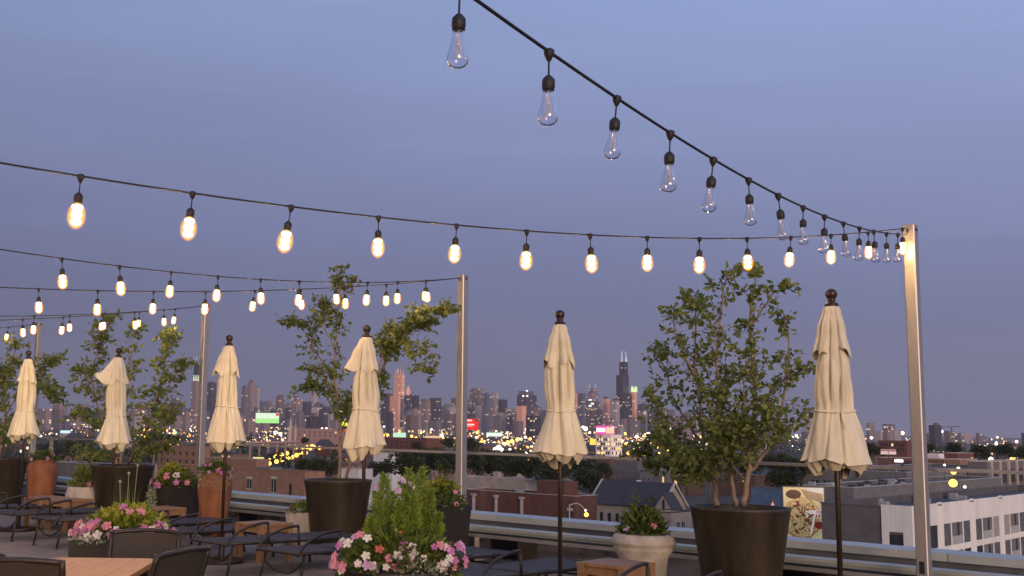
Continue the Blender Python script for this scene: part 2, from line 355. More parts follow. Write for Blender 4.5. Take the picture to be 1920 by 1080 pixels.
# ------------------------------------------------------------------ closed parasols
M_canvas = mat('cream_canvas', (.60, .555, .40), .85, var=.10, scale=9, bump=.35, bscale=26, stretch=(1, 1, .35))
M_bronze = mat('bronze_pole', (.045, .032, .022), .4, .5)
M_wood = mat('teak', (.225, .13, .063), .55, var=.22, scale=5, stretch=(1, 9, 1), bump=.1)
V_ = Vector
def parasol(xh, o, seed, label, topz=2.545, flap=None, turn=0.0, k=1.0):
    s = so(PL(xh, 790 + .0155 * xh, o))[0]; t = thing('parasol', label, 'parasol', R(s, o), 0, 'closed cream parasols along the terrace')
    rr = random.Random(seed); N = 132
    val = [(j + rr.uniform(-.28, .28)) * 2 * math.pi / 8 + turn for j in range(8)]
    wid = [rr.choice((.05, .07, .10, .14, .20)) for _ in val]; dpt = [rr.choice((.35, .6, .9, 1.15, 1.45)) for _ in val]
    ph = [rr.uniform(0, 6.28) for _ in range(6)]
    def ad(a, b): return (a - b + math.pi) % (2 * math.pi) - math.pi
    def groove(th, tw, wk=1.0): return sum(dp * math.exp(-(ad(th, v + tw) / (w * wk)) ** 2) for v, w, dp in zip(val, wid, dpt))
    def surf(name, rows, fn, mt=M_canvas):
        mb = MB(); vs = []
        for q in rows:
            for j in range(N):
                th = 2 * math.pi * j / N; r, z = fn(th, q); vs.append((r * math.cos(th), r * math.sin(th), z))
        fs = [(i * N + j, i * N + (j + 1) % N, (i + 1) * N + (j + 1) % N, (i + 1) * N + j) for i in range(len(rows) - 1) for j in range(N)]
        mb.add(vs, fs); return mb.build(name, mt, t, True)
    H = 1.27 * k                              # canopy length
    def lerp(tab, q):
        for (a, va), (b, vb) in zip(tab, tab[1:]):
            if q <= b:
                f = (q - a) / (b - a); f = f * f * (3 - 2 * f); return va + (vb - va) * f
        return tab[-1][1]
    hem1 = .37
    tw1 = rr.uniform(-.12, .12)
    def upper(th, q):
        r = lerp([(0, .012), (.03, .052), (.10, .066), (.5, .102), (1, .136)], q) * k
        g = groove(th, tw1 * q, 1.0)
        r *= 1 - lerp([(0, 0), (.08, .10), (.5, .30), (1, .36)], q) * min(1.25, g)
        r += .010 * q * math.sin(3 * th + ph[0]) + .005 * q * math.sin(11 * th + ph[1] + 3 * q)
        zz = .028 * math.sin(4 * th + ph[2]) + .022 * math.sin(7 * th + ph[3]) - .03 * min(1, g) * -1
        if flap:
            e = math.exp(-(ad(th, flap[0]) / .40) ** 2); r += flap[1] * e * q ** 1.05; zz += flap[2] * e
        return max(.01, r), topz - q * hem1 * k + zz * q ** 3 * k
    surf('vent_canopy', [0, .012, .03, .06, .10] + [.1 + .9 * i / 16 for i in range(1, 17)], upper)
    waist = rr.uniform(.635, .695); tw2 = rr.uniform(-.2, .2)
    hemr = rr.uniform(.222, .245); wr = rr.uniform(.124, .135); wob = rr.uniform(.004, .012)
    def lower(th, q):                        # q over full canopy length
        if q < waist: r = lerp([(0, .06), (.26, .098), (.40, .126), (.54, .136), (waist, wr)], q) * k
        else: r = (wr + (hemr - wr) * ((q - waist) / (1 - waist)) ** .92) * k
        g = min(1.3, groove(th, tw2 * (q - .3) * 2, .9 if q < waist else .85))
        r *= 1 - lerp([(0, .2), (.35, .34), (.54, .36), (waist, .12), (waist + .04, .22), (.86, .20), (1, .16)], q) * g
        r += (.012 * math.sin(2 * th + ph[4] + 5 * q) + .005 * math.sin(13 * th + ph[5] - 7 * q) + wob * math.sin(th + ph[1] + 9 * q)) * min(1, q * 2)
        r += .018 * math.sin(5 * th + ph[3]) * max(0, (q - waist) / (1 - waist)) ** 2
        hz = (.016 * math.sin(2 * th + ph[1]) + .010 * math.sin(5 * th + ph[2]) + .014 * g) * max(0, (q - waist) / (1 - waist)) ** 3
        return max(.012, r), topz - (q * .905 * H) + hz * k
    surf('canopy', [.24 + .76 * i / 40 for i in range(41)], lower)
    lobes = rr.choice([2.0, 2.5, 3.0])
    def inner(th, q):
        r0, z0 = lower(th, .985)
        r = r0 * (.975 - .30 * q ** 1.3) - .006; lob = abs(math.sin(lobes * th + ph[3] + .7 * math.sin(2 * th + ph[0]))) ** .5
        return max(.03, r), z0 + .012 - (.03 + .105 * lob * (1 + .35 * math.sin(th + ph[2]))) * q * k
    surf('canopy_underfold', [i / 12 for i in range(13)], inner)
    def strap(th, q):
        a = q * 2 * math.pi; r, z = lower(th, waist + .002)
        r = max(r, .094 * k) + .006 + .004 * math.cos(a); return r, z + .011 * math.sin(a) + .014 * math.sin(th + ph[2])
    surf('strap', [i / 6 for i in range(7)], strap)
    a0 = -math.pi * rr.uniform(.3, .7); rs, zs = strap(a0, .0)
    mb = MB(); pth = [V_((rs * math.cos(a0), rs * math.sin(a0), zs)), V_((rs * 1.06 * math.cos(a0), rs * 1.06 * math.sin(a0), zs - .04)), V_(((rs + .035) * math.cos(a0 + .1), (rs + .035) * math.sin(a0 + .1), zs - .12))]
    for p_, q_ in zip(pth, pth[1:]): sd_ = V_((-math.sin(a0), math.cos(a0), 0)) * .009; mb.add([p_ - sd_, p_ + sd_, q_ + sd_, q_ - sd_], [(0, 1, 2, 3)])
    mb.build('tie_end', M_canvas, t)
    mb = MB(); mb.lathe([(.019, .055), (.019, topz - .05)], 12); mb.build('pole', M_bronze, t, True)
    mb = MB(); mb.lathe([(.048, 0), (.050, .008), (.046, .018), (.030, .026), (.026, .036), (.030, .040), (.030, .044), (.024, .049), (.034, .060), (.041, .076), (.043, .090), (.040, .106), (.028, .121), (.010, .128), (.001, .129)], 20, (0, 0, topz - .004))
    mb.build('finial', M_bronze, t, True)
    mb = MB(); mb.lathe([(.27, .001), (.27, .03), (.25, .045), (.06, .055), (.035, .06), (.035, .28), (.03, .285)], 28); mb.build('base', M_bronze, t, True)
    return t
LEFT = math.pi * 1.02
parasol(1567, -2.36, 11, 'nearest cream parasol, furled and tied, right of the potted tree', 2.545, None, .2)
parasol(1050, -2.33, 23, 'closed cream parasol in the centre, left of the skyline\'s tallest dark tower', 2.545, (LEFT + .5, .02, .0), .5)
parasol(684, -2.32, 37, 'closed cream parasol with its top tier flaring left, in front of the two-lobed tree', 2.545, (LEFT + .15, .10, .03), .1)
parasol(424, -2.33, 41, 'furled cream parasol just right of the pole by the terracotta urn', 2.55, (LEFT + .1, .06, .04), .35)
parasol(216, -2.33, 59, 'furled cream parasol whose vent flap juts out left in a sharp wedge', 2.49, (LEFT + .1, .20, .08), .0)
parasol(46, -2.33, 67, 'leftmost and farthest closed cream parasol', 2.55, None, .6)
# ------------------------------------------------------------------ plants
def leaf(mb, c, d, size, rr, wide=.5):
    d = d.normalized(); s = d.cross(Vector((rr.uniform(-1, 1), rr.uniform(-1, 1), rr.uniform(-.3, 1))))
    if s.length < 1e-4: s = Vector((1, 0, 0))
    s = s.normalized() * size * wide * .5; up = d.cross(s).normalized() * size * .12
    mid = c + d * size * .45
    mb.add([c, mid + s + up, c + d * size, mid - s + up], [(0, 1, 2), (0, 2, 3)])
L_tree = leafmat('tree_leaf', (.095, .135, .034), (.25, .29, .085), .5)
L_bright = leafmat('bright_leaf', (.14, .23, .035), (.31, .40, .07), .45)
L_mid = leafmat('shrub_leaf', (.055, .085, .020), (.13, .17, .04), .3)
L_silver = leafmat('silver_leaf', (.22, .26, .17), (.36, .40, .28), .3)
L_lime = leafmat('lime_leaf', (.16, .21, .025), (.36, .36, .05), .35)
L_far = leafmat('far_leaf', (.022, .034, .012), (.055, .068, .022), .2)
M_bark = mat('pale_bark', (.20, .155, .115), .8, var=.25, scale=12, bump=.4)
M_soil = mat('soil', (.03, .022, .016), .95, var=.4, scale=30, bump=.5)
M_planter = mat('dark_planter', (.030, .023, .013), .55, var=.40, scale=3.5, bump=.15, stretch=(2.2, 2.2, .5), rvar=.12)
M_terra = mat('terracotta', (.195, .076, .030), .75, var=.25, scale=5, bump=.2, stretch=(2, 2, .7))
M_cream = mat('cream_stone', (.35, .325, .285), .8, var=.22, scale=6, bump=.25, stretch=(1.5, 1.5, .8))
M_blackpot = mat('black_planter', (.022, .018, .016), .5, var=.15, scale=8)

def interp(pts, u):
    f = u * (len(pts) - 1); i = min(int(f), len(pts) - 2); f -= i
    return pts[i].lerp(pts[i + 1], f), (pts[i + 1] - pts[i]).normalized()
def smooth_line(pts, n=4):
    out = []
    P = [pts[0]] + pts + [pts[-1]]
    for i in range(1, len(P) - 2):
        for k in range(n):
            u = k / n; a, b, c, d = P[i - 1], P[i], P[i + 1], P[i + 2]
            out.append(.5 * ((2 * b) + (c - a) * u + (2 * a - 5 * b + 4 * c - d) * u * u + (3 * b - a - 3 * c + d) * u ** 3))
    out.append(pts[-1]); return out
def potted_tree(t, stems, seed, per_m, size, spread=.30, start=.3, lm=L_tree, bare=()):
    """stems: list of (polyline, base radius, leaf density factor) in world space; t is the thing's Empty"""
    rr = random.Random(seed); wood = MB(); lv = MB(); inv = -t.location
    for si, (pts, rad, dens) in enumerate(stems):
        line = smooth_line([p.copy() for p in pts], 5)
        n = len(line)
        for q in line[1:]: q += Vector((rr.gauss(0, .008), rr.gauss(0, .008), 0))
        wood.tube([p + inv for p in line], [rad * (1 - .85 * i / (n - 1)) + .0025 for i in range(n)], 7)
        L = sum((line[i + 1] - line[i]).length for i in range(n - 1))
        for _ in range(int(L * per_m * dens)):
            u = start + (1 - start) * rr.random() ** .85
            p, d = interp(line, min(u, .999))
            a = rr.uniform(0, 2 * math.pi)
            tw = (Vector((math.cos(a), math.sin(a), rr.uniform(-.25, .75))) + d * rr.uniform(.1, .9)).normalized()
            ln = rr.uniform(.10, 1.0) * spread * (1.15 - .5 * u)
            e = p + tw * ln + Vector((0, 0, -.12 * ln))
            mid = p.lerp(e, .5) + Vector((0, 0, .06 * ln))
            wood.tube([p + inv, mid + inv, e + inv], [.003, .0022, .0012], 3)
            for j in range(rr.randint(5, 9)):
                f = rr.uniform(.35, 1.08); q = p.lerp(mid, f * 2) if f < .5 else mid.lerp(e, f * 2 - 1)
                q = q + Vector((rr.gauss(0, .022), rr.gauss(0, .022), rr.gauss(0, .022)))
                ld = Vector((rr.gauss(0, 1), rr.gauss(0, 1), rr.gauss(-.5, .7))) + tw * .6
                leaf(lv, q + inv, ld, size * rr.choice((.55, .7, .85, 1.0, 1.15, 1.35)), rr, rr.uniform(.5, .78))
    wood.build('trunk', M_bark, t, True)
    o = lv.build('crown', lm, t); o['kind'] = 'stuff'
def stem_px(t_s, t_o, pix, base_y_z=None):
    """photo polyline on the plane through the planter, pulled off the plane by the fourth entry"""
    pts = []
    for (x, y, *dz) in pix: pts.append(PL(x, y, t_o + (dz[0] if dz else 0)))
    return pts
def pot(t, prof, mt, n=36, name='pot'):
    mb = MB(); mb.lathe(prof, n); return mb.build(name, mt, t, True)
def planter_round(x, y_rim, o, rw, label, h=None, group='large dark tree planters'):
    c = PL(x, y_rim, o); s, _ = so(c); t = thing('potted_tree', label, 'tree', R(s, o), 0, group)
    z = c.z; rb = rw * .70
    mb = MB(); mb.lathe([(rb * .96, .002), (rb, .02), (rw * .985, z - .03), (rw, z - .02), (rw, z), (rw - .035, z), (rw - .05, z - .06)], 40, cap=False)
    mb.build('planter', M_planter, t, True)
    mb = MB(); mb.lathe([(.001, z - .045), (rw * .5, z - .04), (rw - .045, z - .058)], 30, cap=False); mb.build('soil', M_soil, t, True)
    return t, z
# tree 1, right
o1 = -.62
t, z = planter_round(1387, 950, o1, .46, 'leafy multi-stemmed young tree in the big dark planter, right of centre')
sx = lambda pix: stem_px(0, o1, pix)
T1 = [([(1345, 948, 0), (1338, 905, .05), (1322, 840, .12), (1310, 740, .18), (1303, 640, .2), (1308, 560, .18)], .024, 1.15),
      ([(1380, 948, -.05), (1370, 890, -.12), (1352, 800, -.2), (1345, 700, -.25), (1350, 600, -.22), (1362, 515, -.2)], .022, 1.1),
      ([(1395, 948, 0), (1402, 880, .02), (1412, 800, .03), (1413, 700, 0), (1406, 600, -.04), (1416, 508, -.05)], .030, 1.05),
      ([(1402, 890, .02), (1440, 840, .1), (1466, 760, .2), (1478, 660, .2), (1470, 590, .16)], .018, .75),
      ([(1338, 905, .05), (1285, 860, -.05), (1250, 800, -.15), (1222, 740, -.2)], .016, 1.35),
      ([(1322, 840, .12), (1268, 760, .2), (1246, 690, .25), (1232, 650, .25)], .012, .9),
      ([(1352, 800, -.2), (1310, 720, -.35), (1272, 640, -.4), (1262, 585, -.4)], .012, .85),
      ([(1412, 790, .03), (1450, 730, -.1), (1490, 700, -.2), (1522, 690, -.22)], .012, .8),
      ([(1440, 840, .1), (1480, 800, 0), (1512, 765, -.05)], .010, .6),
      ([(1310, 830, .12), (1262, 820, .1), (1215, 830, .1), (1200, 850, .1)], .012, 1.6),
      ([(1345, 900, -.1), (1310, 850, -.25), (1262, 840, -.3), (1225, 790, -.3)], .012, 1.6),
      ([(1370, 890, -.12), (1330, 860, -.3), (1290, 850, -.35), (1260, 880, -.35)], .012, 1.5),
      ([(1406, 620, -.04), (1440, 560, .05), (1482, 530, .08)], .009, .9),
      ([(1370, 880, -.1), (1380, 820, -.3), (1395, 760, -.35), (1400, 660, -.3)], .010, 1.2),
      ([(1340, 860, .1), (1350, 780, .3), (1362, 690, .35)], .010, 1.1),
      ([(1350, 640, -.22), (1320, 590, -.2), (1296, 552, -.2)], .008, .9),
      ([(1378, 880, -.15), (1345, 850, -.35), (1320, 870, -.4), (1300, 895, -.4)], .008, 2.0), ([(1400, 870, -.05), (1385, 830, -.3), (1360, 810, -.4), (1330, 800, -.42)], .008, 1.8),
      ([(1402, 870, 0), (1425, 835, -.25), (1440, 800, -.3), (1432, 750, -.3)], .008, 1.6), ([(1345, 900, 0), (1300, 880, .1), (1262, 860, .12), (1225, 870, .1)], .008, 1.8), ([(1395, 900, 0), (1380, 880, -.3), (1372, 850, -.4), (1378, 800, -.4)], .007, 1.7)]
potted_tree(t, [(sx(p), r, d) for p, r, d in T1], 3, 31, .064, .29, .20)
# tree 2, two lobed
o2 = -.60
t, z = planter_round(634, 899, o2, .44, 'two-lobed tree in a dark planter behind the fourth parasol')
sx = lambda pix: stem_px(0, o2, pix)
T2 = [([(634, 898, 0), (638, 850, 0), (636, 780, 0), (628, 700, .05), (630, 620, .05), (637, 560, 0), (640, 502, 0)], .024, .8),
      ([(650, 898, 0), (662, 850, -.05), (690, 770, -.1), (714, 700, -.1), (740, 640, -.1), (782, 590, -.1), (842, 578, -.1)], .020, 1.35),
      ([(740, 640, -.1), (775, 640, -.2), (795, 660, -.25), (800, 695, -.25)], .008, 1.0),
      ([(714, 700, -.1), (735, 660, .1), (770, 620, .15), (810, 600, .15)], .010, 1.3),
      ([(690, 770, -.1), (712, 680, -.25), (718, 640, -.3), (730, 610, -.3)], .010, 1.0),
      ([(628, 700, .05), (592, 660, .1), (580, 610, .1), (540, 604, .1)], .010, 1.2),
      ([(632, 740, .02), (600, 700, -.1), (572, 690, -.15)], .009, 1.2),
      ([(636, 790, 0), (610, 740, .1), (590, 720, .12), (568, 728, .12)], .009, 1.0),
      ([(630, 660, .05), (610, 620, -.1), (600, 590, -.12), (612, 562, -.12)], .009, 1.2),
      ([(637, 560, 0), (650, 540, .05), (660, 520, .05)], .006, .9),
      ([(636, 820, 0), (655, 770, .1), (660, 740, .1)], .008, 1.0)]
potted_tree(t, [(sx(p), r, d) for p, r, d in T2], 8, 34, .070, .28, .26)
# tree 3
o3 = -.60
t, z = planter_round(231, 872, o3, .50, 'bushy tree in a wide dark planter behind the second parasol from the left')
sx = lambda pix: stem_px(0, o3, pix)
T3 = [([(226, 870, 0), (232, 790, 0), (242, 700, 0), (252, 605, 0)], .022, 1.0),
      ([(220, 870, 0), (192, 790, .1), (172, 710, .2), (190, 640, .2), (205, 600, .2)], .018, 1.0),
      ([(240, 870, 0), (280, 790, -.1), (305, 700, -.15), (318, 620, -.15)], .018, 1.0),
      ([(242, 780, 0), (290, 750, .2), (325, 710, .25), (342, 680, .25)], .012, 1.0),
      ([(215, 810, .05), (170, 790, -.1), (140, 770, -.15)], .012, 1.1),
      ([(260, 820, -.05), (300, 800, -.2), (320, 770, -.2)], .012, 1.1),
      ([(200, 760, .1), (160, 700, -.1), (148, 690, -.1)], .010, 1.0),
      ([(226, 860, 0), (180, 850, -.2), (150, 845, -.2)], .010, 1.4),
      ([(236, 860, 0), (280, 850, .1), (310, 830, .1)], .010, 1.4)]
potted_tree(t, [(sx(p), r, d) for p, r, d in T3], 13, 29, .088, .42, .12)
# tree 4, left edge
o4 = -.60
t, z = planter_round(2, 858, o4, .50, 'tree with drooping right branch in the planter cut by the left edge')
sx = lambda pix: stem_px(0, o4, pix)
T4 = [([(0, 857, 0), (8, 780, 0), (16, 700, 0), (34, 642, 0)], .020, 1.1),
      ([(8, 780, 0), (50, 720, .1), (85, 690, .1), (112, 668, .1)], .012, .9),
      ([(50, 720, .1), (85, 720, 0), (105, 745, 0)], .008, 1.3),
      ([(0, 850, 0), (-30, 780, 0), (-40, 700, 0)], .014, 1.0),
      ([(4, 830, 0), (30, 800, -.2), (50, 790, -.2)], .010, 1.2),
      ([(4, 840, 0), (-10, 760, .2), (4, 690, .2)], .010, 1.2)]
potted_tree(t, [(sx(p), r, d) for p, r, d in T4], 17, 30, .09, .40, .12)

# ---- flowers
def flower_mesh(name, c1, c2, r=.032):
    mt = leafmat(name, c1, c2, .35); mb = MB(); ye = 5
    for k in range(ye):
        a = 2 * math.pi * k / ye; d = Vector((math.cos(a), math.sin(a), 0)); s = Vector((-d.y, d.x, 0))
        mb.add([Vector((0, 0, -.006)), d * r * .55 + s * r * .42 + Vector((0, 0, .006)), d * r * 1.0 + s * r * .30 + Vector((0, 0, .004)), d * r * 1.08 + Vector((0, 0, .0)),
                d * r * 1.0 - s * r * .30 + Vector((0, 0, .004)), d * r * .55 - s * r * .42 + Vector((0, 0, .006))], [(0, 1, 2, 3), (0, 3, 4, 5)])
    return mb.mesh('flower', mt)
FL = {'w': flower_mesh('white_petal', (.70, .66, .60), (.80, .77, .72)), 'p': flower_mesh('purple_petal', (.42, .14, .34), (.56, .24, .46)),
      'k': flower_mesh('pink_petal', (.60, .20, .30), (.72, .34, .40)), 'r': flower_mesh('coral_petal', (.62, .12, .10), (.70, .22, .16)),
      'm': flower_mesh('magenta_petal', (.30, .05, .14), (.42, .09, .20)), 'l': flower_mesh('lilac_petal', (.45, .30, .48), (.58, .42, .60))}
def orient(o, nrm, rr):
    o.rotation_mode = 'QUATERNION'; q = nrm.to_track_quat('Z', 'Y'); from mathutils import Quaternion
    o.rotation_quaternion = q @ Quaternion((0, 0, 1), rr.uniform(0, 6.28))
def mound(t, c, rx, rz, n, lm, rr, size=.05, name='foliage', low=-.15):
    mb = MB()
    for _ in range(n):
        a = rr.uniform(0, 2 * math.pi); h = rr.uniform(low, 1); k = math.sqrt(max(0, 1 - max(h, 0) ** 2)) * rr.uniform(.45, 1.0)
        p = c + Vector((rx * k * math.cos(a), rx * k * math.sin(a), rz * h * rr.uniform(.7, 1)))
        leaf(mb, p, (p - c) + Vector((rr.gauss(0, .12), rr.gauss(0, .12), rr.uniform(-.05, .15))), size * rr.uniform(.7, 1.3), rr, .6)
    o = mb.build(name, lm, t); o['kind'] = 'stuff'; return o
def blooms(t, c, rx, rz, seq, rr, front=True, lo=-.1, hi=.8, scale=1.0):
    for ch in seq:
        a = rr.uniform(-math.pi * 1.02, .02 * math.pi) if front else rr.uniform(0, 6.28)
        h = rr.uniform(lo, hi); k = math.sqrt(max(.02, 1 - max(h, 0) ** 2)) * rr.uniform(.92, 1.06)
        p = c + Vector((rx * k * math.cos(a), rx * k * math.sin(a), rz * h))
        o = link('flower', FL[ch], t, p); o.scale = [scale * rr.uniform(.8, 1.25)] * 3
        orient(o, ((p - c).normalized() + Vector((0, -.5, .25))), rr)
def spikes(t, c, n, h, r, lm, rr, name='grass_blades', w=.006, bend=.25):
    mb = MB()
    for _ in range(n):
        a = rr.uniform(0, 6.28); d = Vector((math.cos(a), math.sin(a), 0)); L = h * rr.uniform(.6, 1.1)
        b = c + d * r * rr.random(); e = b + d * bend * L * rr.random() * 1.6 + Vector((0, 0, L)); mid = b.lerp(e, .55) + Vector((0, 0, .05 * L))
        s = Vector((-d.y, d.x, 0)) * w
        mb.add([b - s, b + s, mid + s * .8, mid - s * .8, e], [(0, 1, 2, 3), (3, 2, 4)])
    o = mb.build(name, lm, t); o['kind'] = 'stuff'; return o
def plume(t, bases, lm, rr, name='upright_stems', leafs=260, size=.06, wide=.32, spread=.085):
    mb = MB()
    for b, tip in bases:
        mb.tube([b, b.lerp(tip, .5) + Vector((rr.gauss(0, .01), rr.gauss(0, .01), 0)), tip], [.006, .004, .002], 4)
        for _ in range(leafs):
            u = rr.random() ** .8; p = b.lerp(tip, u); a = rr.uniform(0, 6.28)
            d = Vector((math.cos(a), math.sin(a), rr.uniform(.2, 1.3))); rad = spread * (1.05 - u) ** .7 * rr.random()
            leaf(mb, p + Vector((d.x, d.y, 0)) * rad, d, size * (1.2 - .6 * u) * rr.uniform(.7, 1.3), rr, wide)
    o = mb.build(name, lm, t); o['kind'] = 'stuff'; return o
def square_pot(t, w0, w1, h, mt, name='pot'):
    mb = MB(); e = .02
    def sq(w, z): return [(-w, -w, z), (w, -w, z), (w, w, z), (-w, w, z)]
    rings = [sq(w0, .002), sq(w1, h), sq(w1 - e, h), sq(w1 - e - .01, h - .07)]
    vs = [v for r in rings for v in r]; fs = [(i * 4 + k, i * 4 + (k + 1) % 4, i * 4 + 4 + (k + 1) % 4, i * 4 + 4 + k) for i in range(3) for k in range(4)] + [(12, 13, 14, 15)]
    mb.add(vs, fs); return mb.build(name, mt, t)
rr = random.Random(77)
V = Vector
# urns and small pots by the railing
URN = lambda k, h: [(.15 * k, .002), (.165 * k, .02), (.20 * k, h * .35), (.245 * k, h * .72), (.25 * k, h * .84), (.235 * k, h * .91), (.20 * k, h * .955), (.195 * k, h * .97), (.215 * k, h), (.19 * k, h), (.175 * k, h * .95), (.01, h * .94)]
c = PL(404, 884, -.72); s, _ = so(c)
t = thing('terracotta_urn', 'tall terracotta urn of purple flowers right of the second metal pole from the left', 'urn', R(s, -.72), 0, 'terracotta urns'); h = c.z; pot(t, URN(1.0, h), M_terra, name='urn')
mound(t, V((0, 0, h)), .25, .13, 500, L_mid, rr, .05); blooms(t, V((0, 0, h)), .26, .13, 'pppplplkpp', rr, scale=.9)
spikes(t, V((0, 0, h)), 30, .22, .12, L_mid, rr)
mb = MB()
for _ in range(160):
    a = rr.uniform(-2.6, -.4); z0 = rr.uniform(-.24, .02); leaf(mb, V((.245 * math.cos(a), .245 * math.sin(a), h + z0)), V((math.cos(a), math.sin(a), -.8)), .035, rr)
mb.build('trailing_leaves', L_silver, t)['kind'] = 'stuff'
c = PL(81, 862, -.72); s, _ = so(c)
t = thing('terracotta_urn', 'terracotta urn at the far left beside the farthest metal pole', 'urn', R(s, -.72), 0, 'terracotta urns'); h = c.z; pot(t, URN(1.08, h), M_terra, name='urn')
mound(t, V((0, 0, h)), .26, .14, 400, L_mid, rr, .06); blooms(t, V((0, 0, h)), .26, .14, 'plpk', rr)
# black square planters by the railing
c = PL(328, 908, -.75); s, _ = so(c)
t = thing('flower_planter', 'black square planter of petunias with a trailing silver vine, left of the urn', 'planter', R(s, -.75), ANG, 'planters of flowers'); h = c.z; square_pot(t, .23, .29, h, M_blackpot)
mound(t, V((0, 0, h)), .32, .26, 900, L_mid, rr, .06); mound(t, V((0, -.05, h + .08)), .2, .22, 300, L_lime, rr, .07, 'lime_foliage')
blooms(t, V((0, 0, h)), .34, .2, 'pkppkppwkp', rr, scale=1.6)
mb = MB()
for _ in range(420):
    a = rr.uniform(-.12, .10); leaf(mb, V((-.08 + a, -.30 - rr.uniform(0, .05), h - rr.random() ** .7 * .62)), V((rr.gauss(0, .4), -.6, -.8)), .042, rr)
mb.build('trailing_vine', L_silver, t)['kind'] = 'stuff'
c = PL(828, 947, -.62); s, _ = so(c)
t = thing('flower_planter', 'black planter of red and pink flowers beside the middle metal pole', 'planter', R(s, -.62), ANG, 'planters of flowers'); h = c.z; square_pot(t, .20, .25, h, M_blackpot)
mound(t, V((0, 0, h)), .28, .26, 700, L_mid, rr, .055); mound(t, V((0, 0, h + .2)), .2, .10, 200, L_lime, rr, .05, 'lime_foliage')
plume(t, [(V((-.05, 0, h)), V((-.06, 0, h + .5))), (V((.08, 0, h)), V((.1, 0, h + .42)))], L_mid, rr, leafs=70, size=.06, wide=.4, spread=.12); blooms(t, V((0, 0, h + .04)), .29, .22, 'kkkmmkkmmkmkkmkm', rr, scale=1.0)
mound(t, V((0, -.05, h)), .28, .04, 160, L_silver, rr, .04, 'trailing_leaves', -.9)
# white bowl pots
BOWL = lambda k, h: [(.17 * k, .002), (.19 * k, .015), (.235 * k, h * .62), (.285 * k, h * .74), (.292 * k, h * .78), (.286 * k, h * .81), (.31 * k, h * .84), (.314 * k, h * .88), (.285 * k, h * .97), (.262 * k, h), (.235 * k, h), (.22 * k, h * .9), (.01, h * .89)]
c = PL(1206, 1000, -.85); s, _ = so(c)
t = thing('stone_pot', 'pale round stone pot with dark leaves, in front of the shiny kick panel', 'pot', R(s, -.85)); h = c.z; pot(t, BOWL(1.0, h), M_cream)
mound(t, V((0, 0, h)), .235, .24, 800, L_mid, rr, .06, low=-.05); blooms(t, V((0, 0, h)), .23, .2, 'kkl', rr, scale=1.0, lo=.2, hi=.6)
plume(t, [(V((-.02, 0, h)), V((-.09, 0, h + .42))), (V((.06, .03, h)), V((.10, .03, h + .34)))], L_mid, rr, leafs=45, size=.06, wide=.6, spread=.05)
c = PL(156, 912, -1.0); s, _ = so(c)
t = thing('stone_pot', 'cream rounded pot with small dark shrub, left of the wide dark tree planter', 'pot', R(s, -1.0)); h = c.z
pot(t, [(.18, .002), (.21, .02), (.27, h * .5), (.27, h * .8), (.24, h * .95), (.22, h), (.19, h), (.18, h * .93), (.01, h * .92)], M_cream)
mound(t, V((0, 0, h)), .22, .30, 600, L_tree, rr, .06); blooms(t, V((0, 0, h)), .24, .1, 'mmpm', rr)
plume(t, [(V((0, 0, h)), V((-.1, 0, h + .5))), (V((.05, 0, h)), V((.12, 0, h + .42)))], L_tree, rr, leafs=60, size=.07, wide=.5)
c = PL(566, 960, -.9); s, _ = so(c)
t = thing('stone_pot', 'small square cream pot tucked left of the two-lobed tree\'s planter', 'pot', R(s, -.9), ANG); h = c.z
square_pot(t, .12, .15, h, M_cream); mound(t, V((0, 0, h)), .17, .13, 250, L_tree, rr, .05); blooms(t, V((0, 0, h)), .18, .1, 'mpm', rr)
# flower planter in front of the dining chairs, left
P0 = at(232, 1005, 9.4)
t = thing('flower_planter', 'low black box planter of white, pink and purple petunias behind the dining table', 'planter', (P0.x, P0.y, 0), .04, 'planters of flowers'); h = P0.z
mb = MB(); mb.add([(-.34, -.30, .002), (.34, -.30, .002), (.34, .30, .002), (-.34, .30, .002), (-.37, -.33, h), (.37, -.33, h), (.37, .33, h), (-.37, .33, h), (-.34, -.30, h), (.34, -.30, h), (.34, .30, h), (-.34, .30, h), (-.33, -.29, h - .06), (.33, -.29, h - .06), (.33, .29, h - .06), (-.33, .29, h - .06)],
       [(i * 4 + k, i * 4 + (k + 1) % 4, i * 4 + 4 + (k + 1) % 4, i * 4 + 4 + k) for i in range(3) for k in range(4)] + [(12, 13, 14, 15)]); mb.build('pot', M_blackpot, t)
mound(t, V((0, 0, h)), .40, .22, 1600, L_mid, rr, .055); mound(t, V((.03, -.02, h + .04)), .30, .19, 900, L_lime, rr, .075, 'lime_foliage', .1)
mound(t, V((-.1, -.26, h)), .28, .05, 400, L_silver, rr, .03, 'silver_foliage', -.6)
blooms(t, V((0, 0, h)), .43, .2, 'pwpkpwkpkkwpkwppkwkpwkkpwpwpkkwpwkpkpwkppk', rr, scale=1.05, lo=-.05, hi=.7)
blooms(t, V((0, 0, h)), .3, .3, 'kpk', rr, lo=.7, hi=.95)
spikes(t, V((0, .1, h)), 40, .40, .2, L_mid, rr, w=.006)
mb = MB()
for x in (-.07, .0, .07):
    mb.tube([(x * .6, .08, h), (x, .08, h + .5 + x)], .003, 4); mb.lathe([(.001, .03), (.012, .02), (.013, .008), (.006, 0), (.001, -.002)], 8, (x, .08, h + .5 + x))
mb.build('seed_heads', L_silver, t)['kind'] = 'stuff'
